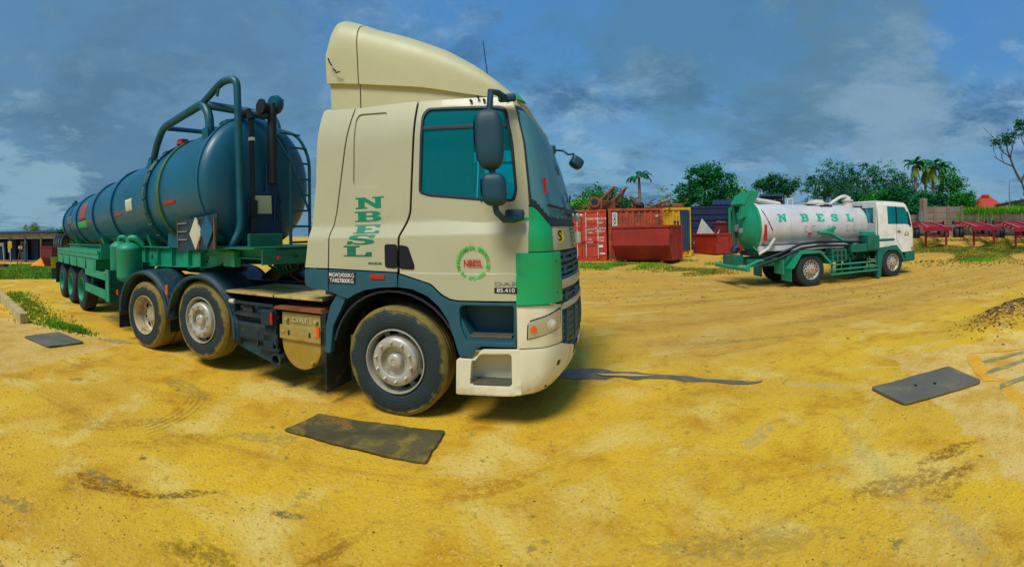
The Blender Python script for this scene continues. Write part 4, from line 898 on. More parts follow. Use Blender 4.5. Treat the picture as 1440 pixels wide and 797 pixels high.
MB().tube([(-5.45, .1, 1.25), (-5.55, .1, 1.2), (-5.6, .1, 1.1)], .12, 12).build('outlet_pipe', 'navy', vac); 
for a in (R_(-75), R_(-40)): MB().tube([(-5.36, -.08, VZ-.15), (-5.1, -.62*cos(a+.6), VZ-.1+.62*sin(a))], .025, 6).build('door_strut', 'tgreen', vac)
MB().box((-4.93, -.735, 1.68), (.10, .03, .48)).build('rear_lamp', 'red', vac)
MB().tube([(-5.15, -.70, 1.05), (-4.85, -.72, 1.2), (-4.62, -.745, 1.5)], .045, 8).build('door_ram', 'white', vac)
MB().tube([(-5.0, -.4, 2.48), (-4.9, -.60, 2.28), (-4.8, -.72, 2.0), (-4.68, -.745, 1.75)], .012, 6).build('cable', 'hose', vac)
b = MB(); b.tube([(-4.9, 0, 2.7), (-4.3, .1, 2.64), (-3.9, .15, 2.58)], .08, 10); b.build('top_pipe', 'white', vac, smooth=50)
MB().tube([(-3.75, -.1, 2.55), (-3.75, -.12, 2.74), (-3.55, -.12, 2.74), (-3.55, -.1, 2.55)], .025, 8).build('lifting_loop', 'white', vac)
MB().lathe([(.32, 0), (.32, .12), (.26, .16), (.26, .20), (.02, .22)], axis='Z', n=24).build('manhole', 'white', vac, loc=(-2.55, 0, 2.53), smooth=40)
MB().box((-2.6, 0, 2.60), (1.0, .6, .05), bev=.01).build('walkway', 'vtank', vac)
b = MB(); b.tube(bend([(-2.1, -.1, 2.56), (-1.55, -.05, 2.84), (-1.30, -.05, 2.90), (-1.12, -.05, 2.84)], .1), .055, 10); b.build('vent_pipe', 'white', vac, smooth=50)
MB().lathe([(.18, 0), (.18, .2), (.22, .2), (.22, .24), (.14, .26), (.12, .36), (.02, .37)], axis='Z', n=20).build('vent_dome', 'white', vac, loc=(-1.15, 0, 2.52), smooth=40)
MB().box((-2.35, -.30, 2.53), (.5, .1, .04)).build('dark_cleat', 'ink', vac); MB().box((-.95, -.30, 2.52), (.4, .1, .04)).build('dark_cleat', 'ink', vac)
def vpt(x, a, off): return (x, -(VR+off)*cos(a), VZ+(VR+off)*sin(a))
for ch, x0 in zip('NBESL', (-4.45, -3.62, -3.0, -2.42, -1.76)):
    polys = slab(ch); me = plate_mesh('letter', [(a*.30, c*.25) for a, c in polys[0]], [[(a*.30, c*.25) for a, c in q] for q in polys[1:]], .004, 0)
    bm = bmesh.new(); bm.from_mesh(me)
    for k in range(1, 9): bmesh.ops.bisect_plane(bm, geom=bm.verts[:]+bm.edges[:]+bm.faces[:], plane_co=(0, .25*k/9, 0), plane_no=(0, 1, 0))
    bm.to_mesh(me); bm.free()
    for v in me.vertices:
        p = vpt(x0+v.co.x, R_(13)+v.co.y/VR, .016+v.co.z); v.co = p
    link('letter', me, 'letterlt', vac)
for x0 in (-3.5, -3.2, -2.6, -2.4, -1.8, -1.5):
    b = MB()
    for (dx, da) in ((0, 0), (0, 14)): b.grid(lambda u, v: vpt(x0+dx+.12*u, R_(-14+da)+.02*v, .004), 2, 1)
    b.grid(lambda u, v: vpt(x0+.015*u, R_(-14)+R_(14)*v, .004), 1, 3); b.build('old_paint_mark', 'steelpale', vac)
MB().box((-2.6, -.80, 1.72), (.5, .12, .1), rz=0, ry=-.3, bev=.02).build('hose_arm', 'tgreen', vac)
MB().tube([(-3.1, -.85, 1.65), (-2.65, -.9, 1.62), (-2.1, -.9, 1.35), (-1.7, -.9, 1.25)], .055, 10).build('boom_pipe', 'tgreen', vac, smooth=50)
MB().box((-3.3, -.73, 1.62), (.12, .06, .05)).build('tap', 'red', vac)
for z, off in ((1.18, 0), (1.06, .05)):
    MB().tube([(-5.2, -.7-off, z-.35), (-4.6, -.9-off, z-.15), (-3.9, -1.05-off, z+.13), (-3.2, -1.05-off, z+.18), (-2.2, -1.0-off, z+.15), (-1.2, -.9, z+.1)], .042, 10).build('suction_hose', 'hose', vac, smooth=50)
b = MB(); b.grid(lambda u, v: (-5.2+4.6*u, -.62+1.24*v, 1.16), 1, 1)
MB().box((-2.9, 0, 1.05), (4.6, .9, .14)).build('tank_bed', 'chassis', vac); MB().box((-2.9, -.55, 1.20), (4.4, .1, .16)).build('tank_sill', 'vtank', vac)
b = MB()
for y in (-.4, .4): b.box((-2.2, y, .78), (6.4, .08, .24))
for x in (-5.2, -4.2, -3, -1.5, .5): b.box((x, 0, .78), (.1, .8, .2))
for x in (0, -3.558): b.tube([(x, -.95, .48), (x, .95, .48)], .08, 10)
b.build('chassis_frame', 'dgreen', vac)
# rear mudguard (folded plate), bumper, box
pts = [(-4.34, .22), (-4.34, .60), (-3.98, 1.10), (-3.22, 1.10), (-2.78, .66)]
for s in (-1, 1):
    for (p, q) in zip(pts, pts[1:]):
        b = MB(); b.prism([p, q, (q[0]*.999, q[1]-.02), (p[0]*.999, p[1]-.02)] if p[0] != q[0] else [p, q, (q[0]+.02, q[1]), (p[0]+.02, p[1])], s*1.18, s*.62); b.build('mudguard', 'tgreen', vac)
    b = MB(); o_ = pts[1:]; i_ = [(x*.94-.22, z-.10) for x, z in pts[1:]]
    b.prism([(-4.34, .60), (-3.98, 1.10), (-3.22, 1.10), (-2.78, .66), (-2.84, .64), (-3.25, 1.02), (-3.94, 1.02), (-4.24, .60)], s*1.17, s*1.19); b.build('mudguard_edge', 'tgreen', vac)
MB().tube([(-5.72, -1.12, .66), (-5.72, 1.15, .66)], .065, 12).build('rear_bumper', 'tgreen', vac, smooth=40)
for y in (-.75, .6): MB().tube([(-5.7, y, .66), (-5.2, y, .86), (-4.5, y, .88)], .045, 8).build('bumper_arm', 'tgreen', vac)
MB().box((-5.55, .25, .86), (.30, .85, .30), bev=.02).build('tool_tray', 'dgreen', vac); MB().box((-4.55, -.85, .66), (.04, .5, .42)).build('splash_panel', 'tgreen', vac)
# side gear
MB().box((-2.45, -.95, .90), (.62, .35, .40), bev=.02).build('valve_box', 'dgreen', vac)
for i in range(3):
    for k in range(2): MB().box((-2.62+.17*i, -1.13, .82+.17*k), (.09, .02, .12)).build('louvre', 'ink', vac)
b = MB(); b.box((-1.35, -.95, 1.10), (1.25, .4, .26), bev=.02); b.build('hose_tray', 'dgreen', vac); MB().box((-1.0, -.95, 1.26), (.55, .5, .50), bev=.03).build('tool_box', 'dgreen', vac)
MB().tube([(-1.35, -.9, 1.62), (-.55, -.95, 1.60)], .045, 8).box((-1.0, -.95, 1.56), (.7, .08, .06)).build('rail', 'tgreen', vac)
for z in (.62, .46, .32): MB().box((-1.80, -1.13, z), (2.05 if z < .6 else 1.9, .04, .05)).build('side_guard_rail', 'tgreen', vac)
for x in (-2.75, -2.0, -1.15, -.85): MB().box((x, -1.1, .52), (.05, .04, .55)).build('side_guard_post', 'dgreen', vac)
for i in range(9): MB().box((-2.2+.17*i, -.85, .80+.12*(i % 3)), (.11, .12, .14), bev=.02).build('fitting', ('dgreen', 'chassis', 'steelpale')[i % 3], vac)
MB().lathe([(.02, -.3), (.2, -.28), (.22, 0), (.2, .28), (.02, .3)], axis='X', n=20).build('air_tank', 'chassis', vac, loc=(-1.5, -.6, .45), smooth=40)
# cab
def vy(x, z): return 1.13-(max(0, z-1.9))**2*.10-(max(0, z-2.5))**2*2-max(0, x-.85)**2*.8
VC = [1.9, 2.1, 2.3, 2.5, 2.56, 2.62, 2.66]; VX = [.85, .95, 1.02]
for s in (-1, 1):
    w1 = rp([(.235, 1.88), (.235, 2.50), (.66, 2.50), (.80, 2.20), (.96, 1.80), (.72, 1.875)], .04); w0 = rp([(-.25, 1.88), (-.25, 2.51), (.17, 2.51), (.17, 1.88)], .03)
    panel('cab_side', rp([(-.72, .98), (-.40, 1.02), (-.15, 1.12), (.20, 1.12), (.44, .86), (1.09, .86), (1.12, 1.25), (1.07, 1.75), (.90, 2.28), (.74, 2.60), (.66, 2.66), (-.66, 2.68), (-.74, 2.60)], .03), 'vwhite', vac, holes=[w1, w0], zcuts=VC, xcuts=VX, yf=vy, side=s)
    panel('pane', w1, 'glass', vac, thick=.006, bevel=0, zcuts=VC, xcuts=VX, yf=lambda x, z: vy(x, z)-.01, side=s); panel('pane', w0, 'glass', vac, thick=.006, bevel=0, zcuts=VC, yf=lambda x, z: vy(x, z)-.01, side=s)
    panel('window_frame', [(.165, 1.875), (.165, 2.515), (.24, 2.515), (.24, 1.875)], 'ink', vac, zcuts=VC, yf=lambda x, z: vy(x, z)+.004, side=s)
    panel('window_frame', [(.74, 2.36), (.82, 2.34), (.99, 1.80), (.93, 1.76), (.84, 1.86), (.82, 2.1)], 'ink', vac, zcuts=VC, xcuts=VX, yf=lambda x, z: vy(x, z)+.006, side=s)
    panel('green_stripe', [(-.72, 1.285), (.08, 1.285), (.08, 1.375), (-.72, 1.375)], 'dgreen', vac, yf=lambda x, z: vy(x, z)+.004, side=s)
    panel('door_seam', [(.175, 1.30), (.19, 1.30), (.19, 1.86), (.175, 1.86)], 'gap', vac, yf=lambda x, z: vy(x, z)+.002, side=s); panel('door_seam', [(.175, 1.30), (.46, .98), (.475, .985), (.19, 1.31)], 'gap', vac, yf=lambda x, z: vy(x, z)+.002, side=s)
    panel('wheel_arch', rp([(-.80, .0), (-.80, 1.06), (-.38, 1.10), (.20, 1.10), (.46, .84), (.60, .52), (.50, .48), (.40, .74), (.14, .96), (-.30, .97), (-.52, .80), (-.60, .60), (-.64, .1)], .04), 'dgreen', vac, yf=lambda x, z: 1.16, side=s, thick=.12)
    MB().box((.30, s*1.15, 1.62), (.16, .03, .03)).build('door_handle', 'ink', vac); MB().box((1.03, s*1.12, 1.0), (.13, .04, .07)).build('indicator', 'orange', vac)
side_text([(c_, .045, T(.11*cos(a), .11*sin(a), 0, a-PI/2), .012) for c_, a in [(ch, R_(195)-R_(210)*i/28) for i, ch in enumerate('NB ENVIRONMENTAL SERVICES LTD')]], 'logo', .72, 1.48, -1.136, vac)
side_text([('NBESL', .08, T(0, 0), .02)], 'orange', .72, 1.48, -1.136, vac)
b = MB(); b.grid(lambda u, v: (-.72+1.42*u-.02*(2*v-1)**2, (v*2-1)*1.03, 2.66+.06*(1-(v*2-1)**4)*(1-(2*u-1)**6)), 8, 10); b.build('roof', 'vwhite', vac, smooth=50, solid=.02)
def vfront(u, v):
    z = .9+1.76*v; x = 1.13-.0*v-(max(0, z-1.75)/.9)**1.15*.42; y = (u*2-1)*1.05; return (x+.08*(1-(u*2-1)**4), y, z)
MB().grid(vfront, 10, 12, v1=.47).build('front_panel', 'vwhite', vac, smooth=50, solid=.02); MB().grid(vfront, 10, 8, v0=.48, v1=.98).build('windscreen', 'wind', vac, smooth=50, solid=.01)
MB().box((.9, 0, .70), (.52, 2.28, .38), bev=.05).build('front_bumper', 'dgreen', vac)
wr = rp([(-.96, 1.92), (.0, 1.92), (.0, 2.46), (-.96, 2.46)], .06)   # rear wall: y,z
me = plate_mesh('back_wall', rp([(-1.08, .98), (1.08, .98), (1.06, 2.64), (-1.06, 2.64)], .04), [[(y, z) for y, z in wr], [(-y, z) for y, z in wr[::-1]]], .03, .004)
for v in me.vertices: v.co = (-.735+v.co.z, v.co.x, v.co.y)
link('back_wall', me, 'vwhite', vac); MB().box((-.735, -.47, 2.19), (.008, .94, .52)).build('pane', 'glass', vac); MB().box((-.735, .47, 2.19), (.008, .94, .52)).build('pane', 'glass', vac)
MB().box((-.757, -.75, 1.72), (.012, .6, .36), bev=.01).build('back_label', 'vtank', vac); MB().box((-.76, -1.0, 2.2), (.012, .14, .5)).build('recess', 'white', vac)
MB().box((.2, 0, 1.08), (1.7, 2.1, .05)).build('cab_floor', 'interior', vac); MB().box((.85, 0, 1.6), (.4, 2.0, .3)).build('dashboard', 'interior', vac)
for y in (-.5, .5): MB().box((0, y, 1.5), (.5, .5, .2), bev=.04).box((-.25, y, 1.9), (.14, .46, .7), bev=.04).build('seat', 'interior', vac)
MB().tube([(1.1, -1.1, 1.80), (1.2, -1.38, 1.86), (1.2, -1.40, 2.2)], .015, 6).build('mirror_arm', 'ink', vac); MB().box((1.2, -1.40, 2.15), (.05, .16, .36), bev=.02).build('mirror_head', 'steelpale', vac)
wheel(vac, 0, -1.1, .515, 'holes', 'tyre', 'silver', R=.515); wheel(vac, -3.558, -1.1, .515, 'holes', 'tyre', 'silver', R=.515, phase=.4)
wheel(vac, 0, 1.1, .515, 'holes', 'tyre', 'silver', R=.515, left=True); wheel(vac, -3.558, 1.1, .515, 'holes', 'tyre', 'silver', R=.515, left=True); wheel(vac, -3.558, -.76, .515, 'holes', 'tyre', 'silver', R=.515)
for x in (0, -3.558): MB().lathe([(.02, -1.165), (.05, -1.16), (.06, -1.12)], n=12).build('hub_cap', 'orange', vac, loc=(x, 0, .515), smooth=50)

# ================================================================== THE YARD
def sst(a, b, v):
    t = min(1, max(0, (v-a)/(b-a))); return t*t*(3-2*t)
def at(u, r):          # u: 1/640 rad steps to the right of bearing 720
    t = (u-720)/640; return (r*sin(t), r*cos(t))
def Hn(x, y, fine=True):
    r = math.hypot(x, y); th = math.atan2(x, y)
    right = sst(-.55, -.15, th); amp = .34+.50*sst(.55, .95, th)
    h = right*amp*sst(16, 31, r)*(1 if y > -30 else 0)
    h -= (1-right)*.55*sst(17, 44, r)*(1 if th < 0 else 0)
    h -= .158*math.exp(-(math.hypot(x-10.3, (y-12.0)*1.0)/4.2)**4)
    m = math.exp(-(math.hypot((x-7.4)/1.5, (y-3.62)/.55))**2)*.30; h += m
    if fine:
        k = sst(1.5, 4, r)*.4+.6
        h += k*(.010*noise.noise((x*.9, y*.9, 1))+.005*noise.noise((x*3.1, y*3.1, 7)))
        if m > .02: h += .05*m*noise.noise((x*7, y*7, 3))*3
    return h
def gmat():
    m = bpy.data.materials.new('yard_sand'); m.use_nodes = True; t = m.node_tree; b = t.nodes['Principled BSDF']
    g = nd('ShaderNodeTexCoord', t).outputs['Object']
    def mp(sx=1, sy=1, rz=0, vec=None):
        n = nd('ShaderNodeMapping', t); n.inputs['Scale'].default_value = (sx, sy, 1); n.inputs['Rotation'].default_value = (0, 0, rz); t.links.new(vec or g, n.inputs['Vector']); return n.outputs[0]
    def noi(s, d=6, r=.6, di=0, vec=None):
        n = nd('ShaderNodeTexNoise', t); n.inputs['Scale'].default_value = s; n.inputs['Detail'].default_value = d; n.inputs['Roughness'].default_value = r; n.inputs['Distortion'].default_value = di
        t.links.new(vec or g, n.inputs['Vector']); return n.outputs[0]
    def rmp(s, a, c):
        n = nd('ShaderNodeMapRange', t); n.inputs[1].default_value = a; n.inputs[2].default_value = c; n.interpolation_type = 'SMOOTHSTEP'; t.links.new(s, n.inputs[0]); return n.outputs[0]
    def mx(f, a, c):
        n = nd('ShaderNodeMix', t); n.data_type = 'RGBA'
        for i, v in ((0, f), (6, a), (7, c)):
            if isinstance(v, (int, float)): n.inputs[i].default_value = v
            elif isinstance(v, tuple): n.inputs[i].default_value = v
            else: t.links.new(v, n.inputs[i])
        return n.outputs[2]
    def mul(a, c): return mth('MULTIPLY', a, c, tree=t)
    def add(a, c): return mth('ADD', a, c, tree=t)
    c = mx(rmp(noi(.55, 7, .6), .36, .64), srgb(222, 178, 40), srgb(208, 164, 50))
    c = mx(mul(rmp(noi(1.7, 8, .66, .3), .46, .70), .85), c, srgb(184, 126, 8))          # ochre clay
    c = mx(mul(rmp(noi(1.1, 8, .6, .5, mp(1, 1, .4)), .50, .66), .8), c, srgb(224, 196, 104))   # pale dry crust
    c = mx(mul(rmp(noi(2.9, 9, .7, .2), .60, .70), .55), c, srgb(160, 118, 22))
    # wheel-swept streaks along the haul road
    st = noi(1.0, 9, .62, .2, mp(.16, 1.9, R_(-8)))
    sp = nd('ShaderNodeSeparateXYZ', t); t.links.new(g, sp.inputs[0])
    road = mul(rmp(sp.outputs[1], 4.6, 6.5), rmp(add(sp.outputs[0], mul(noi(.5), 3)), 1, 4))
    c = mx(mul(road, .55), c, mx(rmp(st, .35, .65), srgb(196, 154, 76), srgb(160, 122, 62)))
    c = mx(mul(rmp(noi(1.0, 9, .66, .2, mp(.3, 2.6, R_(-6))), .56, .68), .45), c, srgb(166, 116, 30))
    c = mx(mul(mul(rmp(noi(3.2, 8, .7, .1), .60, .64), rmp(noi(.5, 3), .4, .6)), .8), c, srgb(134, 116, 62))  # damp grey-olive spots
    c = mx(mul(rmp(noi(9, 6, .7, .2), .63, .69), .7), c, srgb(116, 90, 34))
    v3 = nd('ShaderNodeTexVoronoi', t); v3.inputs['Scale'].default_value = 3.6; v3.inputs['Randomness'].default_value = 1; t.links.new(g, v3.inputs['Vector'])
    vd = add(v3.outputs[0], mul(mth('SUBTRACT', noi(13, 6, .7), .5, tree=t), .45))
    c = mx(mul(mul(rmp(vd, .13, .06), rmp(noi(.8, 4), .46, .60)), .85), c, srgb(104, 88, 46))
    c = mx(mul(rmp(noi(5.5, 10, .8, .6), .56, .64), .5), c, srgb(170, 118, 22))
    c = mx(mul(rmp(noi(24, 5, .7), .60, .72), .45), c, srgb(120, 88, 26))
    v = nd('ShaderNodeTexVoronoi', t); v.inputs['Scale'].default_value = 38; t.links.new(g, v.inputs['Vector'])
    c = mx(mul(mul(rmp(v.outputs[0], .26, .16), rmp(noi(4, 5), .42, .6)), .55), c, srgb(232, 206, 138))
    v2 = nd('ShaderNodeTexVoronoi', t); v2.inputs['Scale'].default_value = 95; t.links.new(g, v2.inputs['Vector'])
    c = mx(mul(rmp(v2.outputs[0], .30, .12), .30), c, srgb(226, 190, 104))
    # two old slabs showing pale through the dirt, with broken edges
    def slabmask(px, py, rz, wx, wy, w=.5):
        n = nd('ShaderNodeMapping', t); n.vector_type = 'TEXTURE'; n.inputs['Location'].default_value = (px, py, 0); n.inputs['Rotation'].default_value = (0, 0, rz); t.links.new(g, n.inputs['Vector'])
        q = nd('ShaderNodeSeparateXYZ', t); t.links.new(n.outputs[0], q.inputs[0])
        j = mul(mth('SUBTRACT', noi(2.2, 9, .7), .5, tree=t), w)
        return mul(rmp(mth('SUBTRACT', wx, mth('ABSOLUTE', add(q.outputs[0], j), tree=t), tree=t), 0, .04), rmp(mth('SUBTRACT', wy, mth('ABSOLUTE', add(q.outputs[1], j), tree=t), tree=t), 0, .05))
    pale = mx(rmp(noi(2.4, 8, .7), .40, .66), srgb(222, 190, 112), srgb(200, 150, 50))
    c = mx(mul(slabmask(5.9, .9, R_(-33), 3.0, 1.75), .8), c, pale)
    c = mx(mul(slabmask(-8.2, 2.6, R_(8), 2.9, 2.1), .75), c, mx(rmp(noi(1.9, 8, .7), .40, .66), srgb(214, 178, 110), srgb(190, 146, 56)))
    # individual stains: (x, y, half length, half width, angle, colour, amount)
    def stain(x, y, a, w, rz, col, am, dens=.62, sc=5):
        n = nd('ShaderNodeMapping', t); n.vector_type = 'TEXTURE'; n.inputs['Location'].default_value = (x, y, 0); n.inputs['Rotation'].default_value = (0, 0, rz); n.inputs['Scale'].default_value = (a, w, 1); t.links.new(g, n.inputs['Vector'])
        l = nd('ShaderNodeVectorMath', t); l.operation = 'LENGTH'; t.links.new(n.outputs[0], l.inputs[0])
        d = add(l.outputs['Value'], mul(mth('SUBTRACT', noi(sc, 9, .72), .5, tree=t), 2.4))
        return mx(mul(mul(rmp(d, 1.0, .62), mul(rmp(noi(sc*3.2, 9, .75), .40, .56), am*1.1)), 1.0), c, col)
    BR = srgb(126, 80, 8); DK = srgb(70, 50, 14); OL = srgb(128, 114, 66)
    for a in ((-2.45, 2.0, .34, .10, .35, BR, .8), (-2.05, 2.25, .30, .06, .8, DK, .7), (-2.62, 2.02, .18, .06, .1, OL, .8), (-2.6, 2.85, .5, .16, .9, BR, .35),
              (-.12, 3.05, .45, .10, .5, srgb(168, 118, 10), .6), (-1.35, 2.45, .14, .05, .2, OL, .9), (2.25, 1.95, .5, .12, -.5, BR, .55), (2.75, 1.95, .34, .09, -.3, BR, .75), (1.2, 2.1, .6, .12, -.4, OL, .4), (.7, 1.5, .5, .25, .2, srgb(168, 116, 10), .5),
              (-1.0, 2.2, .5, .05, 1.1, BR, .5), (-.95, 2.0, .3, .04, 1.1, BR, .5), (3.3, 6.0, 1.6, .12, -.25, OL, .5), (7.2, 8.0, 3.0, .3, .1, BR, .4), (4.5, 9.6, 2.6, .25, 0, BR, .4), (9.5, 9.8, 4, .3, .05, srgb(150, 112, 60), .6),
              (-5.8, 4.9, .5, .16, .2, srgb(110, 104, 84), .7), (-9.5, 7.3, 1.4, .3, .5, srgb(130, 112, 60), .6), (-3.4, 3.9, .5, .16, -.3, srgb(150, 128, 62), .7), (-2.0, 3.3, .4, .12, .3, srgb(160, 136, 76), .6), (1.9, 3.2, .35, .1, .6, srgb(168, 152, 110), .6), (2.35, 2.4, .9, .08, 1.15, srgb(170, 152, 100), .35), (2.05, 1.35, .8, .07, 1.2, srgb(160, 144, 96), .4), (3.9, 1.95, .75, .09, .78, srgb(232, 168, 20), .8),
              (0, 13.5, 7, .9, .05, srgb(206, 152, 40), .5), (3.0, 3.8, .45, .08, -.9, srgb(178, 168, 140), .5), (7.3, 3.62, 1.7, .6, .0, srgb(112, 82, 26), .8), (2.4, 1.7, .35, .10, .1, BR, .5), (-3.2, 2.7, .7, .12, 1.0, BR, .4), (-1.6, 1.9, .25, .10, .4, DK, .5), (.3, 2.2, .3, .1, -.3, OL, .6), (1.1, 1.5, .25, .1, .8, OL, .6), (6, 6.4, 1.8, .2, -.1, BR, .4)):
        c = stain(*a)
    # tyre tread arcs pressed in the sand
    def arc(x, y, r0, wd, a0, a1, am):
        n = nd('ShaderNodeVectorMath', t); n.operation = 'SUBTRACT'; t.links.new(g, n.inputs[0]); n.inputs[1].default_value = (x, y, 0)
        q = nd('ShaderNodeSeparateXYZ', t); t.links.new(n.outputs[0], q.inputs[0])
        r = mth('SQRT', add(mul(q.outputs[0], q.outputs[0]), mul(q.outputs[1], q.outputs[1])), tree=t); an = mth('ARCTAN2', q.outputs[1], q.outputs[0], tree=t)
        w = mth('SINE', mul(mth('SUBTRACT', r, r0, tree=t), 2*PI*4/wd), tree=t)
        msk = mul(mul(rmp(r, r0-.02, r0+.02), rmp(r, r0+wd+.02, r0+wd-.02)), mul(rmp(an, a0, a0+.12), rmp(an, a1, a1-.12)))
        return mul(mul(msk, rmp(w, .1, .7)), mul(rmp(noi(8, 6), .3, .6), am))
    c = mx(arc(-4.3, 3.05, 1.25, .24, -.25, .62, .6), c, srgb(128, 88, 20)); c = mx(arc(4.2, 16.5, 15.6, .5, -2.0, -1.55, .45), c, srgb(126, 90, 26))
    for (ax, ay, r0, wd, a0, a1, am) in ((2.0, 26, 18.4, .35, -2.2, -1.1, .35), (2.0, 26, 20.2, .35, -2.2, -1.1, .3), (-2, 24, 17.2, .3, -1.6, -.9, .3), (9, -9, 13.2, .35, 1.5, 2.4, .10), (9, -9, 15.0, .3, 1.5, 2.4, .10)): c = mx(arc(ax, ay, r0, wd, a0, a1, am), c, srgb(150, 108, 40))
    c = mx(mul(rmp(noi(33, 4, .8), .52, .64), .40), c, srgb(150, 106, 20)); c = mx(mul(rmp(noi(47, 4, .8), .54, .68), .36), c, srgb(238, 208, 120))
    c = mx(mul(rmp(noi(15, 8, .8, .5), .56, .66), .35), c, srgb(150, 112, 30))
    t.links.new(c, b.inputs['Base Color']); b.inputs['Roughness'].default_value = .95; b.inputs['Specular IOR Level'].default_value = .15
    bn = nd('ShaderNodeBump', t); bn.inputs['Strength'].default_value = .6; bn.inputs['Distance'].default_value = .018
    hgt = add(add(mul(noi(14, 8, .75), .6), mul(noi(2.2, 6), .8)), add(mul(mth('SUBTRACT', 1, v.outputs[0], tree=t), .35), mul(noi(70, 4, .8), .35)))
    t.links.new(hgt, bn.inputs['Height']); t.links.new(bn.outputs[0], b.inputs['Normal']); return m
def spaced(n, lim, k):
    s_ = np.linspace(-1, 1, n); return lim*np.sinh(k*s_)/math.sinh(k)
xs = spaced(330, 900, 7.0)+1; ys = spaced(330, 900, 7.0)+4
verts = [(x, y, Hn(x, y)) for x in xs for y in ys]; n_ = len(ys)
faces = [(i*n_+j, (i+1)*n_+j, (i+1)*n_+j+1, i*n_+j+1) for i in range(len(xs)-1) for j in range(n_-1)]
me = bpy.data.meshes.new('ground'); me.from_pydata(verts, [], faces); tag(link('ground', me, gmat(), smooth=180), 'yellow sandy dirt yard with tyre marks and damp patches', None, kind='structure')

def sheet(name, poly, m, lift=.006, sub=.25, rough=.0, par=None):
    """thin layer lying on the terrain"""
    bm = bmesh.new(); vs = []
    P = []
    for i in range(len(poly)):
        a, b_ = Vector(poly[i]), Vector(poly[(i+1) % len(poly)]); k = max(1, int((b_-a).length/sub))
        for q in range(k):
            p = a.lerp(b_, q/k); P.append((p.x+rough*noise.noise((p.x*4, p.y*4, 2)), p.y+rough*noise.noise((p.x*4, p.y*4, 9))))
    f = bm.faces.new([bm.verts.new((x, y, 0)) for x, y in P]); bmesh.ops.triangulate(bm, faces=[f])
    x0, x1 = min(p[0] for p in P), max(p[0] for p in P); y0, y1 = min(p[1] for p in P), max(p[1] for p in P)
    for i in range(1, int((x1-x0)/sub)): bmesh.ops.bisect_plane(bm, geom=bm.verts[:]+bm.edges[:]+bm.faces[:], plane_co=(x0+i*sub, 0, 0), plane_no=(1, 0, 0))
    for i in range(1, int((y1-y0)/sub)): bmesh.ops.bisect_plane(bm, geom=bm.verts[:]+bm.edges[:]+bm.faces[:], plane_co=(0, y0+i*sub, 0), plane_no=(0, 1, 0))
    for v in bm.verts: v.co.z = Hn(v.co.x, v.co.y)+lift
    me = bpy.data.meshes.new(name); bm.to_mesh(me); bm.free(); return link(name, me, m, par)
slabm = mat('slab_sandy', srgb(206, 170, 84), .9, dirt=srgb(180, 136, 46), damt=.4, dscale=1.6, var=.08, dirt2=srgb(170, 140, 74), bump=.5, bscale=30)
ylm = mat('line_yellow', srgb(232, 166, 6), .8, dirt=srgb(214, 172, 64), damt=.6, dscale=4, var=.1, dirt2=srgb(206, 164, 60))
tag(sheet('road_marking', [(4.87, 3.17), (4.99, 3.05), (4.62, 2.73), (4.28, 2.40), (4.16, 2.48), (4.45, 2.80)], ylm, .005, .10, .05), 'faded yellow painted line beside the grey mat', None, kind='structure')
tag(sheet('road_marking', [(4.95, 3.19), (5.0, 3.19), (5.6, 2.61), (5.56, 2.60)], ylm, .005, .10, .03), 'thin yellow line running off to the right', None, kind='structure')
gsm = mat('bare_slab_grey', srgb(138, 128, 88), .9, dirt=srgb(190, 160, 84), damt=.6, dscale=6, bump=.2)
for i, p in enumerate(([(4.66, 2.86), (4.78, 2.90), (5.5, 2.60), (5.4, 2.54)], [(4.34, 2.60), (4.46, 2.64), (5.3, 2.44), (5.18, 2.36)], [(4.08, 2.24), (4.2, 2.30), (4.8, 2.12), (4.7, 2.04)])):
    tag(sheet('swept_stripe', p, gsm, .005, .10, .035), None, None, kind='structure')
# puddle streak of dark water in front of the tractor
wm = mat('wet_sand', srgb(96, 94, 76), .5, dirt=srgb(150, 120, 56), damt=.55, dscale=5, spec=.6, dirt2=srgb(150, 124, 70))
tag(sheet('puddle', [(.50, 5.24), (.52, 5.47), (.85, 5.55), (1.05, 5.46), (1.45, 5.16), (1.9, 4.83), (2.62, 4.25), (2.58, 4.20), (2.2, 4.42), (1.8, 4.74), (1.3, 5.0), (.9, 5.12), (.7, 5.16)], wm, .006, .07, .10), 'long thin streak of dark wet sand in front of the cream tractor', 'puddle')
tag(sheet('puddle', [(.95, 5.28), (1.25, 5.18), (1.6, 4.96), (1.3, 5.05), (1.0, 5.2)], slabm, .015, .12, .03), None, None, kind='structure')
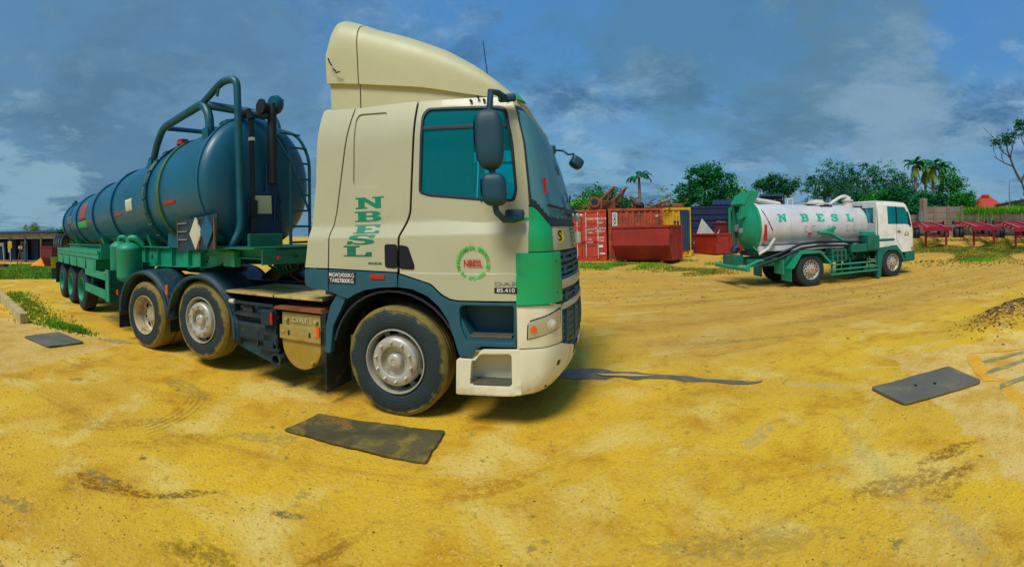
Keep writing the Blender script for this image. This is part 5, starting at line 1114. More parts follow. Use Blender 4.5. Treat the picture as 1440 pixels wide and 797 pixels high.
# loose stones
def soup(name, V, F, m, label=None, kind='stuff'):
    me = bpy.data.meshes.new(name); V = np.asarray(V, dtype=np.float32); F = np.asarray(F, dtype=np.int32); k = F.shape[1]
    me.vertices.add(len(V)); me.vertices.foreach_set('co', V.ravel()); me.loops.add(F.size); me.loops.foreach_set('vertex_index', F.ravel()); me.polygons.add(len(F))
    me.polygons.foreach_set('loop_start', np.arange(0, F.size, k, dtype=np.int32)); me.polygons.foreach_set('loop_total', np.full(len(F), k, dtype=np.int32)); me.update(); me.validate()
    o = link(name, me, m); 
    if label: o['label'] = label
    if kind: o['kind'] = kind
    return o
def stones(name, pts, label, m):
    V, F = [], []
    octf = [(0, 2, 4), (2, 1, 4), (1, 3, 4), (3, 0, 4), (2, 0, 5), (1, 2, 5), (3, 1, 5), (0, 3, 5)]
    for (x, y, s) in pts:
        z = Hn(x, y)+s*.25; k = len(V); a = random.random()*6.28; sx, sy, sz = s*random.uniform(.6, 1.3), s*random.uniform(.5, 1), s*random.uniform(.35, .7)
        for (p, q, w) in ((1, 0, 0), (-1, 0, 0), (0, 1, 0), (0, -1, 0), (0, 0, 1), (0, 0, -1)):
            p *= sx; q *= sy; V.append((x+p*cos(a)-q*sin(a)+s*.15*random.random(), y+p*sin(a)+q*cos(a), z+w*sz))
        F += [(k+i, k+j, k+l) for i, j, l in octf]
    return soup(name, V, F, m, label)
def rnd_polar(n, r0, r1, u0, u1): return [at(random.uniform(u0, u1), r0+(r1-r0)*random.random()**1.3) for _ in range(n)]
stm = mat('pebble_tan', srgb(200, 168, 104), .9, var=.3, dirt=srgb(110, 90, 50), damt=.6, dscale=2); std = mat('pebble_dark', srgb(96, 80, 46), .9, var=.3)
stones('gravel', [(x, y, random.uniform(.003, .009)) for x, y in rnd_polar(6000, 1.6, 9, -20, 1460)], 'pale grit scattered over the yard', stm)
stones('gravel', [(x, y, random.uniform(.003, .009)) for x, y in rnd_polar(500, 1.8, 16, -20, 1460)], 'dark grit scattered over the yard', std)
stones('gravel', [(x, y, random.uniform(.012, .045)) for x, y in [at(random.uniform(830, 1460), random.uniform(10.5, 24)) for _ in range(1500)]], 'small stones along the edge of the road', stm)
stones('gravel', [(7.4+random.gauss(0, .75), 3.62+random.gauss(0, .26), random.uniform(.008, .030)) for _ in range(800)], 'loose clods on the dirt mound', std)
# grass
def gm(name, c1, c2):
    return mat(name, c1, .8, dirt=c2, damt=.5, dscale=.8, var=.3)
M['grass'] = gm('grass_bright', srgb(106, 158, 14), srgb(170, 166, 26)); M['grassb'] = gm('grass_vivid', srgb(116, 190, 16), srgb(168, 196, 30)); M['grassd'] = gm('grass_dull', srgb(128, 136, 26), srgb(184, 152, 44))
def grass(name, pts, h, m, label, w=.012):
    V, F = [], []
    for (x, y) in pts:
        z = Hn(x, y); hh = h*random.uniform(.5, 1.3)
        for _ in range(3):
            a = random.random()*6.28; l = random.uniform(.1, .6)*hh; ww = w*random.uniform(.7, 1.6); ox, oy = random.gauss(0, hh*.35), random.gauss(0, hh*.35)
            k = len(V); V += [(x+ox-ww*sin(a), y+oy+ww*cos(a), z-.01), (x+ox+ww*sin(a), y+oy-ww*cos(a), z-.01), (x+ox+l*cos(a), y+oy+l*sin(a), z+hh)]; F.append((k, k+1, k+2))
    return soup(name, V, F, m, label)
def blob(n, u, r, du, dr, thr=.0, sc=.5, hard=False):
    o = []
    while len(o) < n:
        p = at(u+du*(random.uniform(-1, 1) if hard else random.gauss(0, .45)), r+dr*(random.uniform(-1, 1) if hard else random.gauss(0, .5)))
        if noise.noise((p[0]*sc, p[1]*sc, 4)) > thr-.1*random.random(): o.append(p)
    return o
grass('grass', blob(14000, 25, 30, 90, 10, -.25, .3, True), .16, 'grass', 'bright green lawn in front of the low blue shed', .03)
grass('grass', [(x+random.gauss(0, .35), y+random.gauss(0, .22)) for x, y in [(-7.6-5.5*k/2600, 4.75+2.0*k/2600) for k in range(2600)][::2]], .05, 'grass', 'thin dry grass behind the kerb')
grass('grass', [(-7.25+random.gauss(0, .32), 4.9+random.gauss(0, .10)) for _ in range(900)], .05, 'grass', 'bright tuft of grass at the end of the kerb')
grass('grass', blob(3600, 905, 20.6, 110, 1.7, .0, .6), .09, 'grass', 'patchy grass in front of the red skips', .02)
grass('grass', blob(1500, 985, 18.2, 50, 1.6, .0, .6), .06, 'grassd', 'patchy dry grass in front of the red skips', .02)
grass('grass', blob(9500, 1370, 23.5, 130, 4.0, -.06, .35), .06, 'grassd', 'dull grass under the maroon trailers', .025)
grass('grass', blob(1800, 1375, 19.8, 24, .7, -.1, .6), .06, 'grass', 'small green patch in front of the maroon trailers', .02)
grass('grass', blob(9000, 1415, 37.5, 60, 1.8, -.9, .3, True), 1.8, 'grassb', 'tall bright grass beyond the block wall', .08)
# rubber mats
def rmat(pts, m, th, label, cat='mat', r=.05):
    c = Vector((sum(p[0] for p in pts)/4, sum(p[1] for p in pts)/4)); P = []
    Q = rp([(p[0]-c.x, p[1]-c.y) for p in pts], r)
    for i in range(len(Q)):
        a_, b_ = Vector(Q[i-1]), Vector(Q[i]); k = max(1, int((b_-a_).length/.03))
        for q in range(k):
            p = a_.lerp(b_, (q+1)/k); j = (.012 if r < .03 else .002)*noise.noise((p.x*14, p.y*14, c.x)); P.append((p.x+j, p.y+j*.8))
    me = plate_mesh('rubber_mat', P, (), th, .003)
    bm = bmesh.new(); bm.from_mesh(me)
    for i in range(-6, 7):
        bmesh.ops.bisect_plane(bm, geom=bm.verts[:]+bm.edges[:]+bm.faces[:], plane_co=(i*.11, 0, 0), plane_no=(1, 0, 0)); bmesh.ops.bisect_plane(bm, geom=bm.verts[:]+bm.edges[:]+bm.faces[:], plane_co=(0, i*.11, 0), plane_no=(0, 1, 0))
    for v in bm.verts: v.co.z += Hn(c.x+v.co.x, c.y+v.co.y)+th/2+.004+.010*noise.noise((v.co.x*3, v.co.y*3, c.x))+.004
    bm.to_mesh(me); bm.free(); return tag(link('rubber_mat', me, m, loc=(c.x, c.y, 0)), label, cat, 'rubber mats lying on the dirt')
m1 = rmat([(-1.93, 3.47), (-1.80, 3.91), (-.60, 3.83), (-.67, 3.29)], 'mata', .022, 'worn dark mat caked with dirt, in front of the front wheel', r=.015)
rmat([(-7.0, 3.79), (-6.97, 4.48), (-6.05, 4.39), (-6.11, 3.74)], 'matb', .025, 'grey mat lying near the end of the kerb')
rmat([(3.3, 3.32), (4.34, 3.06), (4.12, 2.48), (3.21, 2.78)], 'matb', .03, 'grey mat with bolt holes, next to the yellow line')
for (x, y) in ((3.62, 2.98), (3.78, 2.85)): MB().lathe([(.016, -.004), (.016, .004)], axis='Z', n=10).build('bolt_hole', 'ink', loc=(0, 0, 0)).location = (x, y, Hn(x, y)+.046)
for o in [o for o in bpy.data.objects if o.name.startswith('bolt_hole')]:
    tgt = [q for q in bpy.data.objects if q.name.startswith('rubber_mat') and q.location.x > 3][0]; o.parent = tgt; o.location = (o.location.x-tgt.location.x, o.location.y-tgt.location.y, o.location.z)
for i in range(5):
    x, y = -1.62+.045*i, 3.80-.012*i; b = MB(); b.box((0, 0, 0), (.012, .20, .008)); o = b.build('dirt_ridge', mat('ridge_mud', srgb(140, 92, 40), .9) if i == 0 else bpy.data.materials['ridge_mud'], m1); o.location = (x-m1.location.x, y-m1.location.y, Hn(x, y)+.034); o.rotation_euler = (0, 0, .7)
# kerb
kb = tag(empty('kerb', (0, 0, 0)), None, None, kind='structure'); kb.name = 'kerb_wall'
kb['kind'] = 'thing'; kb['label'] = 'low concrete kerb wall of cast blocks at the left of the yard'; kb['category'] = 'kerb'
A, B_ = Vector((-8.15, 4.42)), Vector((-14.2, 6.45))
for i in range(6):
    p, q = A.lerp(B_, i/6+.002), A.lerp(B_, (i+1)/6-.002); c = (p+q)/2; d = q-p
    MB().box((c.x, c.y, Hn(c.x, c.y)+.06+.006*(i % 2)), (d.length, .16, .30), rz=math.atan2(d.y, d.x), bev=.012).build('kerb_block', 'conc', kb)

# ================================================================== CONTAINERS, SKIPS AND SCRAP
def zero(x, y): return Hn(x, y, False)
def container(x, y, rz, Lc, m, label, Wc=2.44, H=2.59, doors=True, group=None, ribs=True):
    """door end faces -x of the container; long side along +x"""
    t = tag(empty('shipping_container', (x, y, zero(x, y)-.03), rz), label, 'container', group)
    def corr(p0, p1, n, nm, z0=.16, z1=None):     # corrugated wall from p0 to p1
        z1 = z1 or H-.1; b = MB(); P = []; d = Vector(p1)-Vector(p0); l = d.length; d.normalize(); nn = Vector((d.y, -d.x))
        k = max(3, int(l/.28))
        for i in range(k):
            for f, o in ((0, 0), (.25, 0), (.40, .045), (.75, .045), (.9, 0)): P.append(Vector(p0)+d*(l*(i+f)/k)-nn*o)
        P.append(Vector(p1))
        A = [b.bm.verts.new((p.x, p.y, z0)) for p in P]; B = [b.bm.verts.new((p.x, p.y, z1)) for p in P]
        for i in range(len(P)-1): b.bm.faces.new((A[i], A[i+1], B[i+1], B[i]))
        return b.build(nm, m, t, solid=.012)
    corr((0, -Wc/2+.04), (Lc, -Wc/2+.04), 0, 'side_wall'); corr((Lc, Wc/2-.04), (0, Wc/2-.04), 0, 'side_wall'); corr((Lc-.05, -Wc/2), (Lc-.05, Wc/2), 0, 'end_wall')
    for cx in (.06, Lc-.06):
        for cy in (-Wc/2+.06, Wc/2-.06): MB().box((cx, cy, H/2), (.14, .14, H), bev=.01).build('corner_post', m, t)
    for z in (.08, H-.05):
        for cy in (-Wc/2+.05, Wc/2-.05): MB().box((Lc/2, cy, z), (Lc-.2, .10, .12)).build('rail', m, t)
        for cx in (.05, Lc-.05): MB().box((cx, 0, z), (.12, Wc-.2, .13)).build('rail', m, t)
    MB().box((Lc/2, 0, H-.03), (Lc-.15, Wc-.15, .03)).build('roof', m, t); MB().box((Lc/2, 0, .14), (Lc-.15, Wc-.15, .04)).build('floor', 'chassis', t)
    if doors:
        for s in (-1, 1):
            d = MB().box((.03, s*.57, H/2), (.05, 1.12, H-.3), bev=.008).build('door', m, t)
            for zz in (.45, 1.0, 1.55, 2.1): MB().box((.0, s*.57, zz), (.03, 1.0, .40), bev=.012).build('door_panel', m, d)
            for yy in (.22, .82): 
                MB().tube([(-.045, s*yy, .2), (-.045, s*yy, H-.12)], .022, 8).build('lock_rod', 'white' if m == 'cred' else m, d)
                for zz in (.3, .95, 1.7, 2.3): MB().box((-.04, s*yy, zz), (.06, .09, .05)).build('rod_bracket', m, d)
                MB().box((-.06, s*yy+.12, 1.05), (.03, .30, .04)).build('lock_handle', m, d)
    return t
def heading_from(u0, r0, u1, r1):
    a, b = at(u0, r0), at(u1, r1); return a, math.atan2(b[1]-a[1], b[0]-a[0]), math.hypot(b[0]-a[0], b[1]-a[1])
# red container: its doors face the yard
p0, hd, l = heading_from(784, 22.9, 853, 22.5)         # door end runs left to right
cxm = (at(784, 22.9)[0]+at(853, 22.5)[0])/2; cym = (at(784, 22.9)[1]+at(853, 22.5)[1])/2
c1 = container(cxm, cym, hd+PI/2, 6.06, 'cred', 'bright red shipping container with its doors and lock rods facing the yard')
def ctext(items, y, z, par=c1, m='wink'):
    o = link('lettering', text_mesh(items), m, par, loc=(-.022, y, z), rot=(PI/2, 0, -PI/2)); return o
for (st, y, z, s_) in (('TGHU', -.42, 2.14, .15), ('304129 8', -.94, 2.14, .15), ('22G1', -.93, 1.94, .15), ('MAX GW', -.42, 1.62, .10), ('30480 KG', -.93, 1.66, .13), ('67200 LB', -.93, 1.52, .12), ('TARE', -.42, 1.46, .10), ('NET', -.42, 1.12, .10), ('28.260', -.93, 1.20, .13), ('62.300', -.93, 1.05, .13), ('CU.CAP.', -.42, .98, .09)):
    ctext([(st, s_, T(0, 0), .012)], y, z)
for (y, z, h) in ((-.92, .78, .12), (-1.02, .42, .07)): MB().box((-.024, y, z), (.006, .26, h)).build('data_plate', 'wink', c1)
# container 2 shows its corrugated side
p0, hd, l = heading_from(856, 22.6, 932, 23.0)
c2 = container(p0[0]+1.22*-sin(hd), p0[1]+1.22*cos(hd), hd, l, 'credd', 'rust-red short container with a tall white placard beside its corner post', doors=False)
MB().box((.31, -1.235, 1.9), (.26, .02, 1.0)).build('placard', 'white', c2)
for i, ch in enumerate('CAXU'): link('lettering', text_mesh([(ch, .2, T(0, 0), .02)]), 'ink', c2, loc=(.31, -1.248, 2.25-.19*i), rot=SIDE)
MB().box((.31, -1.25, 1.47), (.1, .01, .09)).build('placard_mark', 'ink', c2)
for (st, x, z, s_) in (('20', l-.3, 2.2, .16), ('40', l-.22, 1.98, .14), ('11', l-.3, 1.33, .26)): link('lettering', text_mesh([(st, s_, T(0, 0), .015)]), 'wink', c2, loc=(x, -1.235, z), rot=SIDE)
# yellow container behind with an open blue-grey end
p0, hd, l = heading_from(930, 23.6, 971, 23.8)
c3 = container(p0[0]+1.22*-sin(hd), p0[1]+1.22*cos(hd), hd, 1.0+.55, 'cyel', 'yellow container next to the rust-red one, with a grey-blue louvred end', doors=False)
b = MB()
for i in range(5): MB().box((1.05+.09*i, -1.245, 1.4), (.035, .03, 2.1)).build('louvre', 'cblue', c3)
MB().box((1.24, -1.225, 1.4), (.52, .02, 2.1)).build('louvre_back', 'navy', c3); MB().box((.78, -1.26, 1.35), (.07, .05, 1.9)).box((.95, -1.26, 1.35), (.07, .05, 1.9)).build('brace', 'cyel', c3)
for x in (.72, .88): MB().lathe([(.05, -1.30), (.07, -1.25), (.07, -1.2)], c=(x, 0, 1.85), n=10).build('lock', 'navy', c3)
# big skip
def skip(u0, r0, u1, r1, D, H, m, label, under=.42, gap=.14, lift=0, cat='skip'):
    p0, hd, l = heading_from(u0, r0, u1, r1); t = tag(empty('skip_bin', (p0[0], p0[1], zero(*p0)+lift), hd), label, cat, 'open topped red skips')
    fold = H*.5; prof = [(0, H), (0, fold), (under, gap), (D, gap), (D, H)]
    for (a, c), nm in zip(zip(prof, prof[1:]), ('front_plate', 'sloping_plate', 'floor_plate', 'back_plate')):
        b = MB(); d = Vector((c[0]-a[0], c[1]-a[1])).normalized(); n_ = Vector((-d.y, d.x))*.012
        b.prism([(a[0], a[1]), (c[0], c[1]), (c[0]+n_.x, c[1]+n_.y), (a[0]+n_.x, a[1]+n_.y)], 0.0, l, 'YZ'); b.build(nm, m, t)
    for x in (0, l): MB().prism(prof, x-.012, x+.012, 'YZ').build('end_plate', m, t)
    for (cx, cy, dx, dy) in ((l/2, 0, l+.14, .09), (l/2, D, l+.14, .09), (0, D/2, .09, D), (l, D/2, .09, D)): MB().box((cx, cy, H+.0), (dx, dy, .10), bev=.01).build('rim', m, t)
    for yy in (D*.5,): MB().box((l+.03, yy, (H+gap)/2), (.05, .06, H-gap)).build('stiffener', m, t); MB().box((-.03, yy, (H+gap)/2), (.05, .06, H-gap)).build('stiffener', m, t)
    for yy in (.10, D-.08): MB().box((l+.04, yy, H*.55 if yy > 1 else H-.2), (.08, .10, H*.95 if yy > 1 else .3)).build('lug', m, t)
    for x in (.5, l-.5): MB().box((x, D*.55, gap/2-.02), (.10, D*.7, gap+.06)).build('skid', m, t)
    return t
sk1 = skip(860.5, 21.2, 940.5, 20.1, 1.75, 1.72, 'skip', 'large red skip with a sloping lower front, standing before the containers', gap=.16)
MB().box((1.6, 1.9, 1.9), (.1, .1, .4)).build('post', 'rust', sk1)
sk2 = skip(974, 26.0, 1006, 24.4, 2.0, 1.08, 'skip', 'small red skip with a white triangular panel standing in it', under=.04, gap=.02)
x, y = at(993, 26.6); sk3 = skip(977, 29.0, 1028, 28.2, 1.7, 1.65, 'blockred', 'dark red skip behind the small one', under=.03, gap=.04)
tp = at(990, 26.0); b = MB(); b.prism([(-.62, .55), (-.12, 1.98), (.80, .85), (.80, .5)], -.03, .03); tag(b.build('triangular_panel', 'white', None, loc=(tp[0], tp[1], zero(*tp)+.02), rot=(.12, 0, -.4)), 'white triangular sheet standing up inside the small red skip', 'panel')
tp = at(1003, 25.6); tag(MB().prism([(-.1, .9), (.1, 1.45), (.02, .9)], -.02, .02).build('sheet_offcut', 'white', None, loc=(tp[0], tp[1], zero(*tp)), rot=(0, .2, -.4)), 'small white offcut sticking out of the small red skip', 'offcut')
MB().box((1.32, -.02, .55), (.0, .0, .0))
MB().box((2.03, .75, .62), (.02, .18, .22)).build('label_plate', 'white', sk2)
# navy containers and sheds behind
p0, hd, l = heading_from(968, 28.6, 1027, 28.6)
cxm = (at(968, 28.6)[0]+at(1027, 28.6)[0])/2; cym = (at(968, 28.6)[1]+at(1027, 28.6)[1])/2
c4 = container(cxm, cym, hd+PI/2, 6.06, 'navy', 'dark navy container with horizontal bars behind the small skips', Wc=l, H=2.75, doors=False)
for z in (.5, 1.0, 1.5, 1.95, 2.3): MB().box((-.04, 0, z), (.06, l-.2, .10)).build('bar', 'navy', c4)
MB().box((-.02, 0, 1.4), (.02, l-.25, 2.4)).build('end_sheet', 'navy', c4)
link('lettering', text_mesh([('CMA', .28, T(0, 0), .02)]), 'steelpale', c4, loc=(-.03, -.75, 1.72), rot=(PI/2, 0, -PI/2))
p0, hd, l = heading_from(1026, 27.4, 1038, 27.2)
c5 = container((at(1026, 27.4)[0]+at(1038, 27.2)[0])/2, (at(1026, 27.4)[1]+at(1038, 27.2)[1])/2, hd+PI/2, 2.4, 'tgreen', 'narrow teal steel cabinet behind the rear of the white tank truck', Wc=l+.1, H=2.6, doors=False)
def shed(name, u0, r0, u1, r1, D, H, label, rm='navy', posts=4, cat='shed', drop=.4, wall=True, wm_='navy'):
    p0, hd, l = heading_from(u0, r0, u1, r1); t = tag(empty(name, (p0[0], p0[1], zero(*p0)), hd), label, cat)
    b = MB(); n = int(l/.35); b.grid(lambda u, v: (l*u, -.3+(D+.6)*v, H+drop*(1-abs(2*v-1))+.025*cos(u*n*6.283)), n*4, 2); b.build('roof', rm, t, solid=.02)
    for i in range(posts):
        for yy in (0, D): MB().box((l*i/(posts-1), yy, H/2), (.12, .12, H)).build('post', 'shedbrown' if rm != 'navy' else 'navy', t)
    if wall: MB().box((l/2, D, H/2), (l, .05, H-.1)).build('wall', wm_, t)
    return t
shed('storage_shed', 1002, 34, 1050, 34, 4, 3.05, 'dark blue flat-roofed shed rising behind the navy container', drop=.5, wm_='navy')
shed('canopy_shed', 1068, 40, 1103, 40, 5, 4.0, 'dark roofed canopy standing behind the white tank', drop=.4, posts=3)
# scrap on the container roofs
def scrap(u, r, z, kind, label):
    x, y = at(u, r); t = tag(empty('scrap_machine', (x, y, zero(x, y)+z), random.uniform(-.4, .1)), label, 'scrap')
    MB().box((0, 0, .22), (.7, .5, .44), bev=.06).build('body', 'rust', t)
    MB().tube([(.1, 0, .3), (.6, 0, .78), (.95, 0, 1.12)], .09, 8, rad=[.10, .07, .05]).build('boom', 'rust', t, smooth=50); MB().tube([(.15, .06, .25), (.6, .06, .45), (1.0, .05, 1.15)], .04, 6).build('strut', 'rust', t)
    if kind: MB().lathe([(.17, -.05), (.27, -.05), (.27, .05), (.17, .05)], n=24, close=True).build('ring_gear', 'rust', t, loc=(-.05, -.3, .36)); MB().lathe([(.02, -.04), (.15, -.04), (.15, .04), (.02, .04)], n=16).build('hub', 'navy', t, loc=(-.05, -.3, .36))
    return t
scrap(838, 22.8, 2.58, True, 'rusty scrap machine with a ring gear on top of the red container')
scrap(856, 23.4, 2.58, False, 'rusty scrap boom tilting up above the join of the two containers')
for i in range(16):
    u = random.uniform(815, 962); r = random.uniform(23.2, 24.4); x, y = at(u, r); z = zero(x, y)+2.58; b = MB(); p = Vector((0, 0, .04)); pts = [p]
    for k in range(4): p = p+Vector((random.uniform(-.45, .45), random.uniform(-.3, .3), random.uniform(-.02, .18))); pts.append(Vector((p.x, p.y, max(.03, p.z))))
    b.tube(pts, random.uniform(.02, .05), 6); o = b.build('scrap_pipe', ('rust', 'chassis', 'rust')[i % 3]); o.location = (x, y, z); tag(o, 'bent rusty pipe in the scrap heap on the container roofs', 'pipe', 'bent scrap pipes on the container roofs')
x, y = at(898, 23.6); tag(MB().lathe([(.1, -.12), (.3, -.12), (.33, 0), (.3, .12), (.1, .12)], n=20, close=True).build('discarded_tyre', 'hose', None, loc=(x, y, zero(x, y)+2.72), rot=(1.3, 0, 0)), 'old black tyre lying on the roof of the rust-red container', 'tyre')
x, y = at(942, 24.2); tag(MB().box((0, 0, .12), (1.4, .8, .24), bev=.08).build('tarpaulin', 'rust', None, loc=(x, y, zero(x, y)+2.58)), 'brown bundle lying on the yellow container roof', 'bundle')

# ================================================================== MAROON SKELETAL TRAILERS
def skeletal(front, rear, label):
    (fx, fy), (rx, ry) = front, rear; hd = math.atan2(fy-ry, fx-rx); Ln = math.hypot(fx-rx, fy-ry)
    z0 = (zero(fx, fy)+zero(rx, ry))/2
    t = tag(empty('skeletal_trailer', (rx, ry, zero(rx, ry)-.24), hd), label, 'trailer', 'maroon skeletal trailers parked by the wall'); t.rotation_euler = (0, math.atan2(zero(rx, ry)-.24-zero(fx, fy), Ln)+.012, hd)
    for y in (-.48, .48): MB().box((Ln/2, y, 1.10), (Ln, .12, .26)).build('main_beam', 'maroon', t); MB().box((Ln/2, y, 1.245), (Ln, .16, .02)).build('beam_flange', 'pinkedge', t)
    for i in range(9):
        x = .4+(Ln-.8)*i/8; MB().box((x, 0, 1.14), (.10, 1.5 if i % 2 else .96, .14)).build('cross_member', 'pinkedge' if i % 2 else 'maroon', t)
    for x, m in ((.1, 'maroon'), (Ln-.05, 'maroon')): MB().box((x, 0, 1.16), (.2, 2.4 if x < 1 else 1.5, .2)).build('bolster', m, t)
    for y in (-1.2, 1.2): MB().box((.1, y, 1.18), (.28, .12, .28)).build('twist_lock', 'ink', t)
    for y in (-.55, .55): 
        MB().box((Ln-1.3, y, .62), (.12, .12, .72)).build('landing_leg', 'maroon', t); MB().box((Ln-1.3, y, .10), (.10, .10, .34)).build('leg_foot', 'ink', t)
    MB().box((Ln-1.3, 0, .72), (.06, 1.1, .10)).build('leg_brace', 'maroon', t)
    for x in (1.6, 2.9):
        for y in (-1.12, -.80, .80, 1.12):
            w = MB(); w.lathe([(.26, -.02), (.42, -.02), (.46, .02), (.46, .22), (.42, .26), (.26, .26)], n=28, close=True); o = w.build('wheel', 'tyre', t, loc=(x, y-.12, .50), smooth=50); MB().lathe([(.02, .06), (.27, .02), (.27, .08), (.02, .12)], n=16).build('rim', 'steelpale', o)
        MB().tube([(x, -1.1, .5), (x, 1.1, .5)], .07, 8).build('axle', 'chassis', t)
    MB().box((2.2, -.85, 1.0), (1.9, .5, .04)).box((2.2, .85, 1.0), (1.9, .5, .04)).build('mudguard', 'maroon', t)
    return t
def mid(a, b): return ((a[0]+b[0])/2, (a[1]+b[1])/2)
skeletal(at(1319, 23.4), at(1303, 33), 'maroon skeletal trailer just beyond the cab of the white tank truck')
skeletal(at(1388, 23.4), at(1363, 33), 'maroon skeletal trailer between the two other skeletal ones')
skeletal(at(1448, 22.6), at(1420, 32), 'rightmost maroon skeletal trailer, cut by the picture edge')

# ================================================================== WALL, HOUSE, SHEDS, TREES
def wallrun(u0, r0, u1, r1, H, n, m, label, courses=True):
    p0, hd, l = heading_from(u0, r0, u1, r1); zb = min(zero(*p0), zero(*at(u1, r1)))-.1; t = tag(empty('block_wall', (p0[0], p0[1], zb), hd), label, 'wall')
    k = int(H/.4)
    for i in range(n):
        x0, x1 = l*i/n, l*(i+1)/n
        for c in range(k): MB().box(((x0+x1)/2, .003*((i+c) % 2), (c+.5)*H/k), (x1-x0-.16, .15, H/k-.025)).build('wall_slab', m if (i*3+c) % 4 else 'wall', t)
        MB().box(((x0+x1)/2, .03, H/2), (x1-x0-.1, .08, H-.04)).build('wall_core', 'wall', t)
        MB().box((x0, 0, H/2+.03), (.22, .24, H+.06)).build('pier', 'wall', t)
    MB().box((l, 0, H/2+.03), (.22, .24, H+.06)).build('pier', 'wall', t); return t
wallrun(1296, 34.5, 1353, 34.5, 2.30, 3, 'wall2', 'taller stretch of pale block wall behind the first skeletal trailer')
wallrun(1354, 34.6, 1480, 33.5, 1.62, 6, 'wall', 'lower stretch of grey block wall with tall grass beyond it')
wallrun(1180, 36.0, 1292, 34.8, 2.0, 5, 'wall', 'block wall mostly hidden behind the cab of the white tank truck')
x, y = at(1299, 34.0); tag(MB().box((0, 0, 1.4), (.42, .42, 2.8), bev=.02).build('gate_pillar', 'wall2', None, loc=(x, y, zero(x, y))), 'tall pale gate pillar at the end of the block wall', 'pillar')
# red roofed house
x, y = at(1386, 82); hs = tag(empty('house', (x, y, 1.0), -1.0), 'far house with a red hipped roof above the block wall', 'house')
MB().box((0, 0, 1.5), (6.6, 5.2, 3.0)).build('wall', 'house', hs)
b = MB(); B0 = [(-4.2, -3.4, 3.0), (4.2, -3.4, 3.0), (4.2, 3.4, 3.0), (-4.2, 3.4, 3.0)]; T0 = [(-.8, 0, 5.6), (.8, 0, 5.6)]
b.quad(B0[0], B0[1], T0[1], T0[0]).quad(B0[2], B0[3], T0[0], T0[1]).quad(B0[1], B0[2], T0[1]).quad(B0[3], B0[0], T0[0]).quad(*B0[::-1]); b.build('roof', 'roofred', hs)
MB().box((0, 0, 5.65), (1.4, 1.0, .5), bev=.1).build('roof_vent', 'roofred', hs)
for i in range(4): MB().box((-2.6+1.6*i, -2.62, 1.7), (.9, .06, 1.0)).build('window', 'interior', hs)
for i in range(6): MB().box((-3.6+1.44*i, -3.1, 1.5), (.2, .2, 3.0)).build('veranda_post', 'house', hs)
x, y = at(1452, 60); sh = tag(empty('far_warehouse', (x, y, .9), -1.05), 'far dark roofed open shed at the right, beyond the wall', 'shed')
b = MB(); b.prism([(-5, 3.1), (0, 4.0), (5, 3.2), (5, 3.05), (0, 3.82), (-5, 2.95)], -4, 4); b.build('roof', 'navy', sh)
for x_ in (-4.6, -1.5, 1.5, 4.6):
    for y_ in (-3.6, 3.6): MB().box((x_, y_, 1.55), (.18, .18, 3.1)).build('post', 'chassis', sh)
MB().prism([(-4, 0), (-2.4, 1.3), (-1.2, 1.8), (1, 1.2), (3, .0)], -2, 2).build('rubble_heap', 'wall', sh)
x, y = at(1420, 55); tag(MB().tube([(0, 0, 0), (0, 0, 6.0)], .07, 8, rad=[.09, .05]).build('lamp_mast', 'wall', None, loc=(x, y, .8)), 'thin grey mast beyond the block wall, right of the red roofed house', 'mast')
# ---- left: low blue shed, skip, sand
ls = tag(empty('workshop_shed', (at(-30, 47)[0], at(-30, 47)[1], -.55), 0), 'long low shed with a flat pale fascia and blue sheet walls at the far left', 'shed')
p0 = at(-60, 52); p1 = at(82, 44); hd = math.atan2(p1[1]-p0[1], p1[0]-p0[0]); Ls = math.hypot(p1[0]-p0[0], p1[1]-p0[1]); ls.location = (p0[0], p0[1], -.55); ls.rotation_euler = (0, 0, hd)
for k in range(12): MB().box((Ls*(k+.5)/12, -.1, 2.62), (Ls/12-.03, .08, .52)).build('fascia_panel', 'shedroof', ls)
b = MB(); b.grid(lambda u, v: (Ls*u, -.4+6.4*v, 2.95+.25*(1-abs(2*v-1))), 8, 2); b.build('roof', 'navy', ls, solid=.06)
for k in range(14):
    h = 2.1+.25*math.sin(k*2.1); MB().box((Ls*(k+.5)/14, .35+.5*(k % 3), h/2), (Ls/14-.04, .05, h)).build('sheet_wall', 'shedwall' if k % 4 else 'navy', ls)
for k in range(8): MB().box((Ls*k/7, -.15, 1.25), (.16, .16, 2.5)).build('post', 'shedbrown' if k > 5 else 'cblue', ls)
MB().box((Ls/2, 2.2, 1.35), (Ls-.2, .06, 2.7)).build('back_wall', 'navy', ls); MB().box((Ls-.1, 2.8, 1.4), (.14, 6.0, 2.9)).build('end_wall', 'shedbrown', ls); MB().box((Ls*.62, .1, .1), (Ls*.5, .4, .2)).build('plinth', 'wall', ls)
for u, zz in ((18, 1.75), (36, 1.5)):
    x, y = at(u+20, 45); MB().box((0, 0, 0), (.5, .05, .3)).build('notice', 'paper', ls).location = (Ls*(.45+.2*(u > 20)), .2, zz)
x, y = at(14.5, 34); bp = tag(empty('yellow_sign', (x, y, zero(x, y)), .5), 'yellow board on a thin pale post, standing on the lawn', 'sign'); MB().tube([(0, 0, 0), (0, 0, 2.0)], .03, 6).build('post', 'white', bp); MB().box((-.05, 0, 1.72), (.38, .06, .52), bev=.03).build('board', 'yellow', bp); MB().box((-.1, 0, 1.3), (.22, .08, .3), bev=.04).build('bag', 'paper', bp)
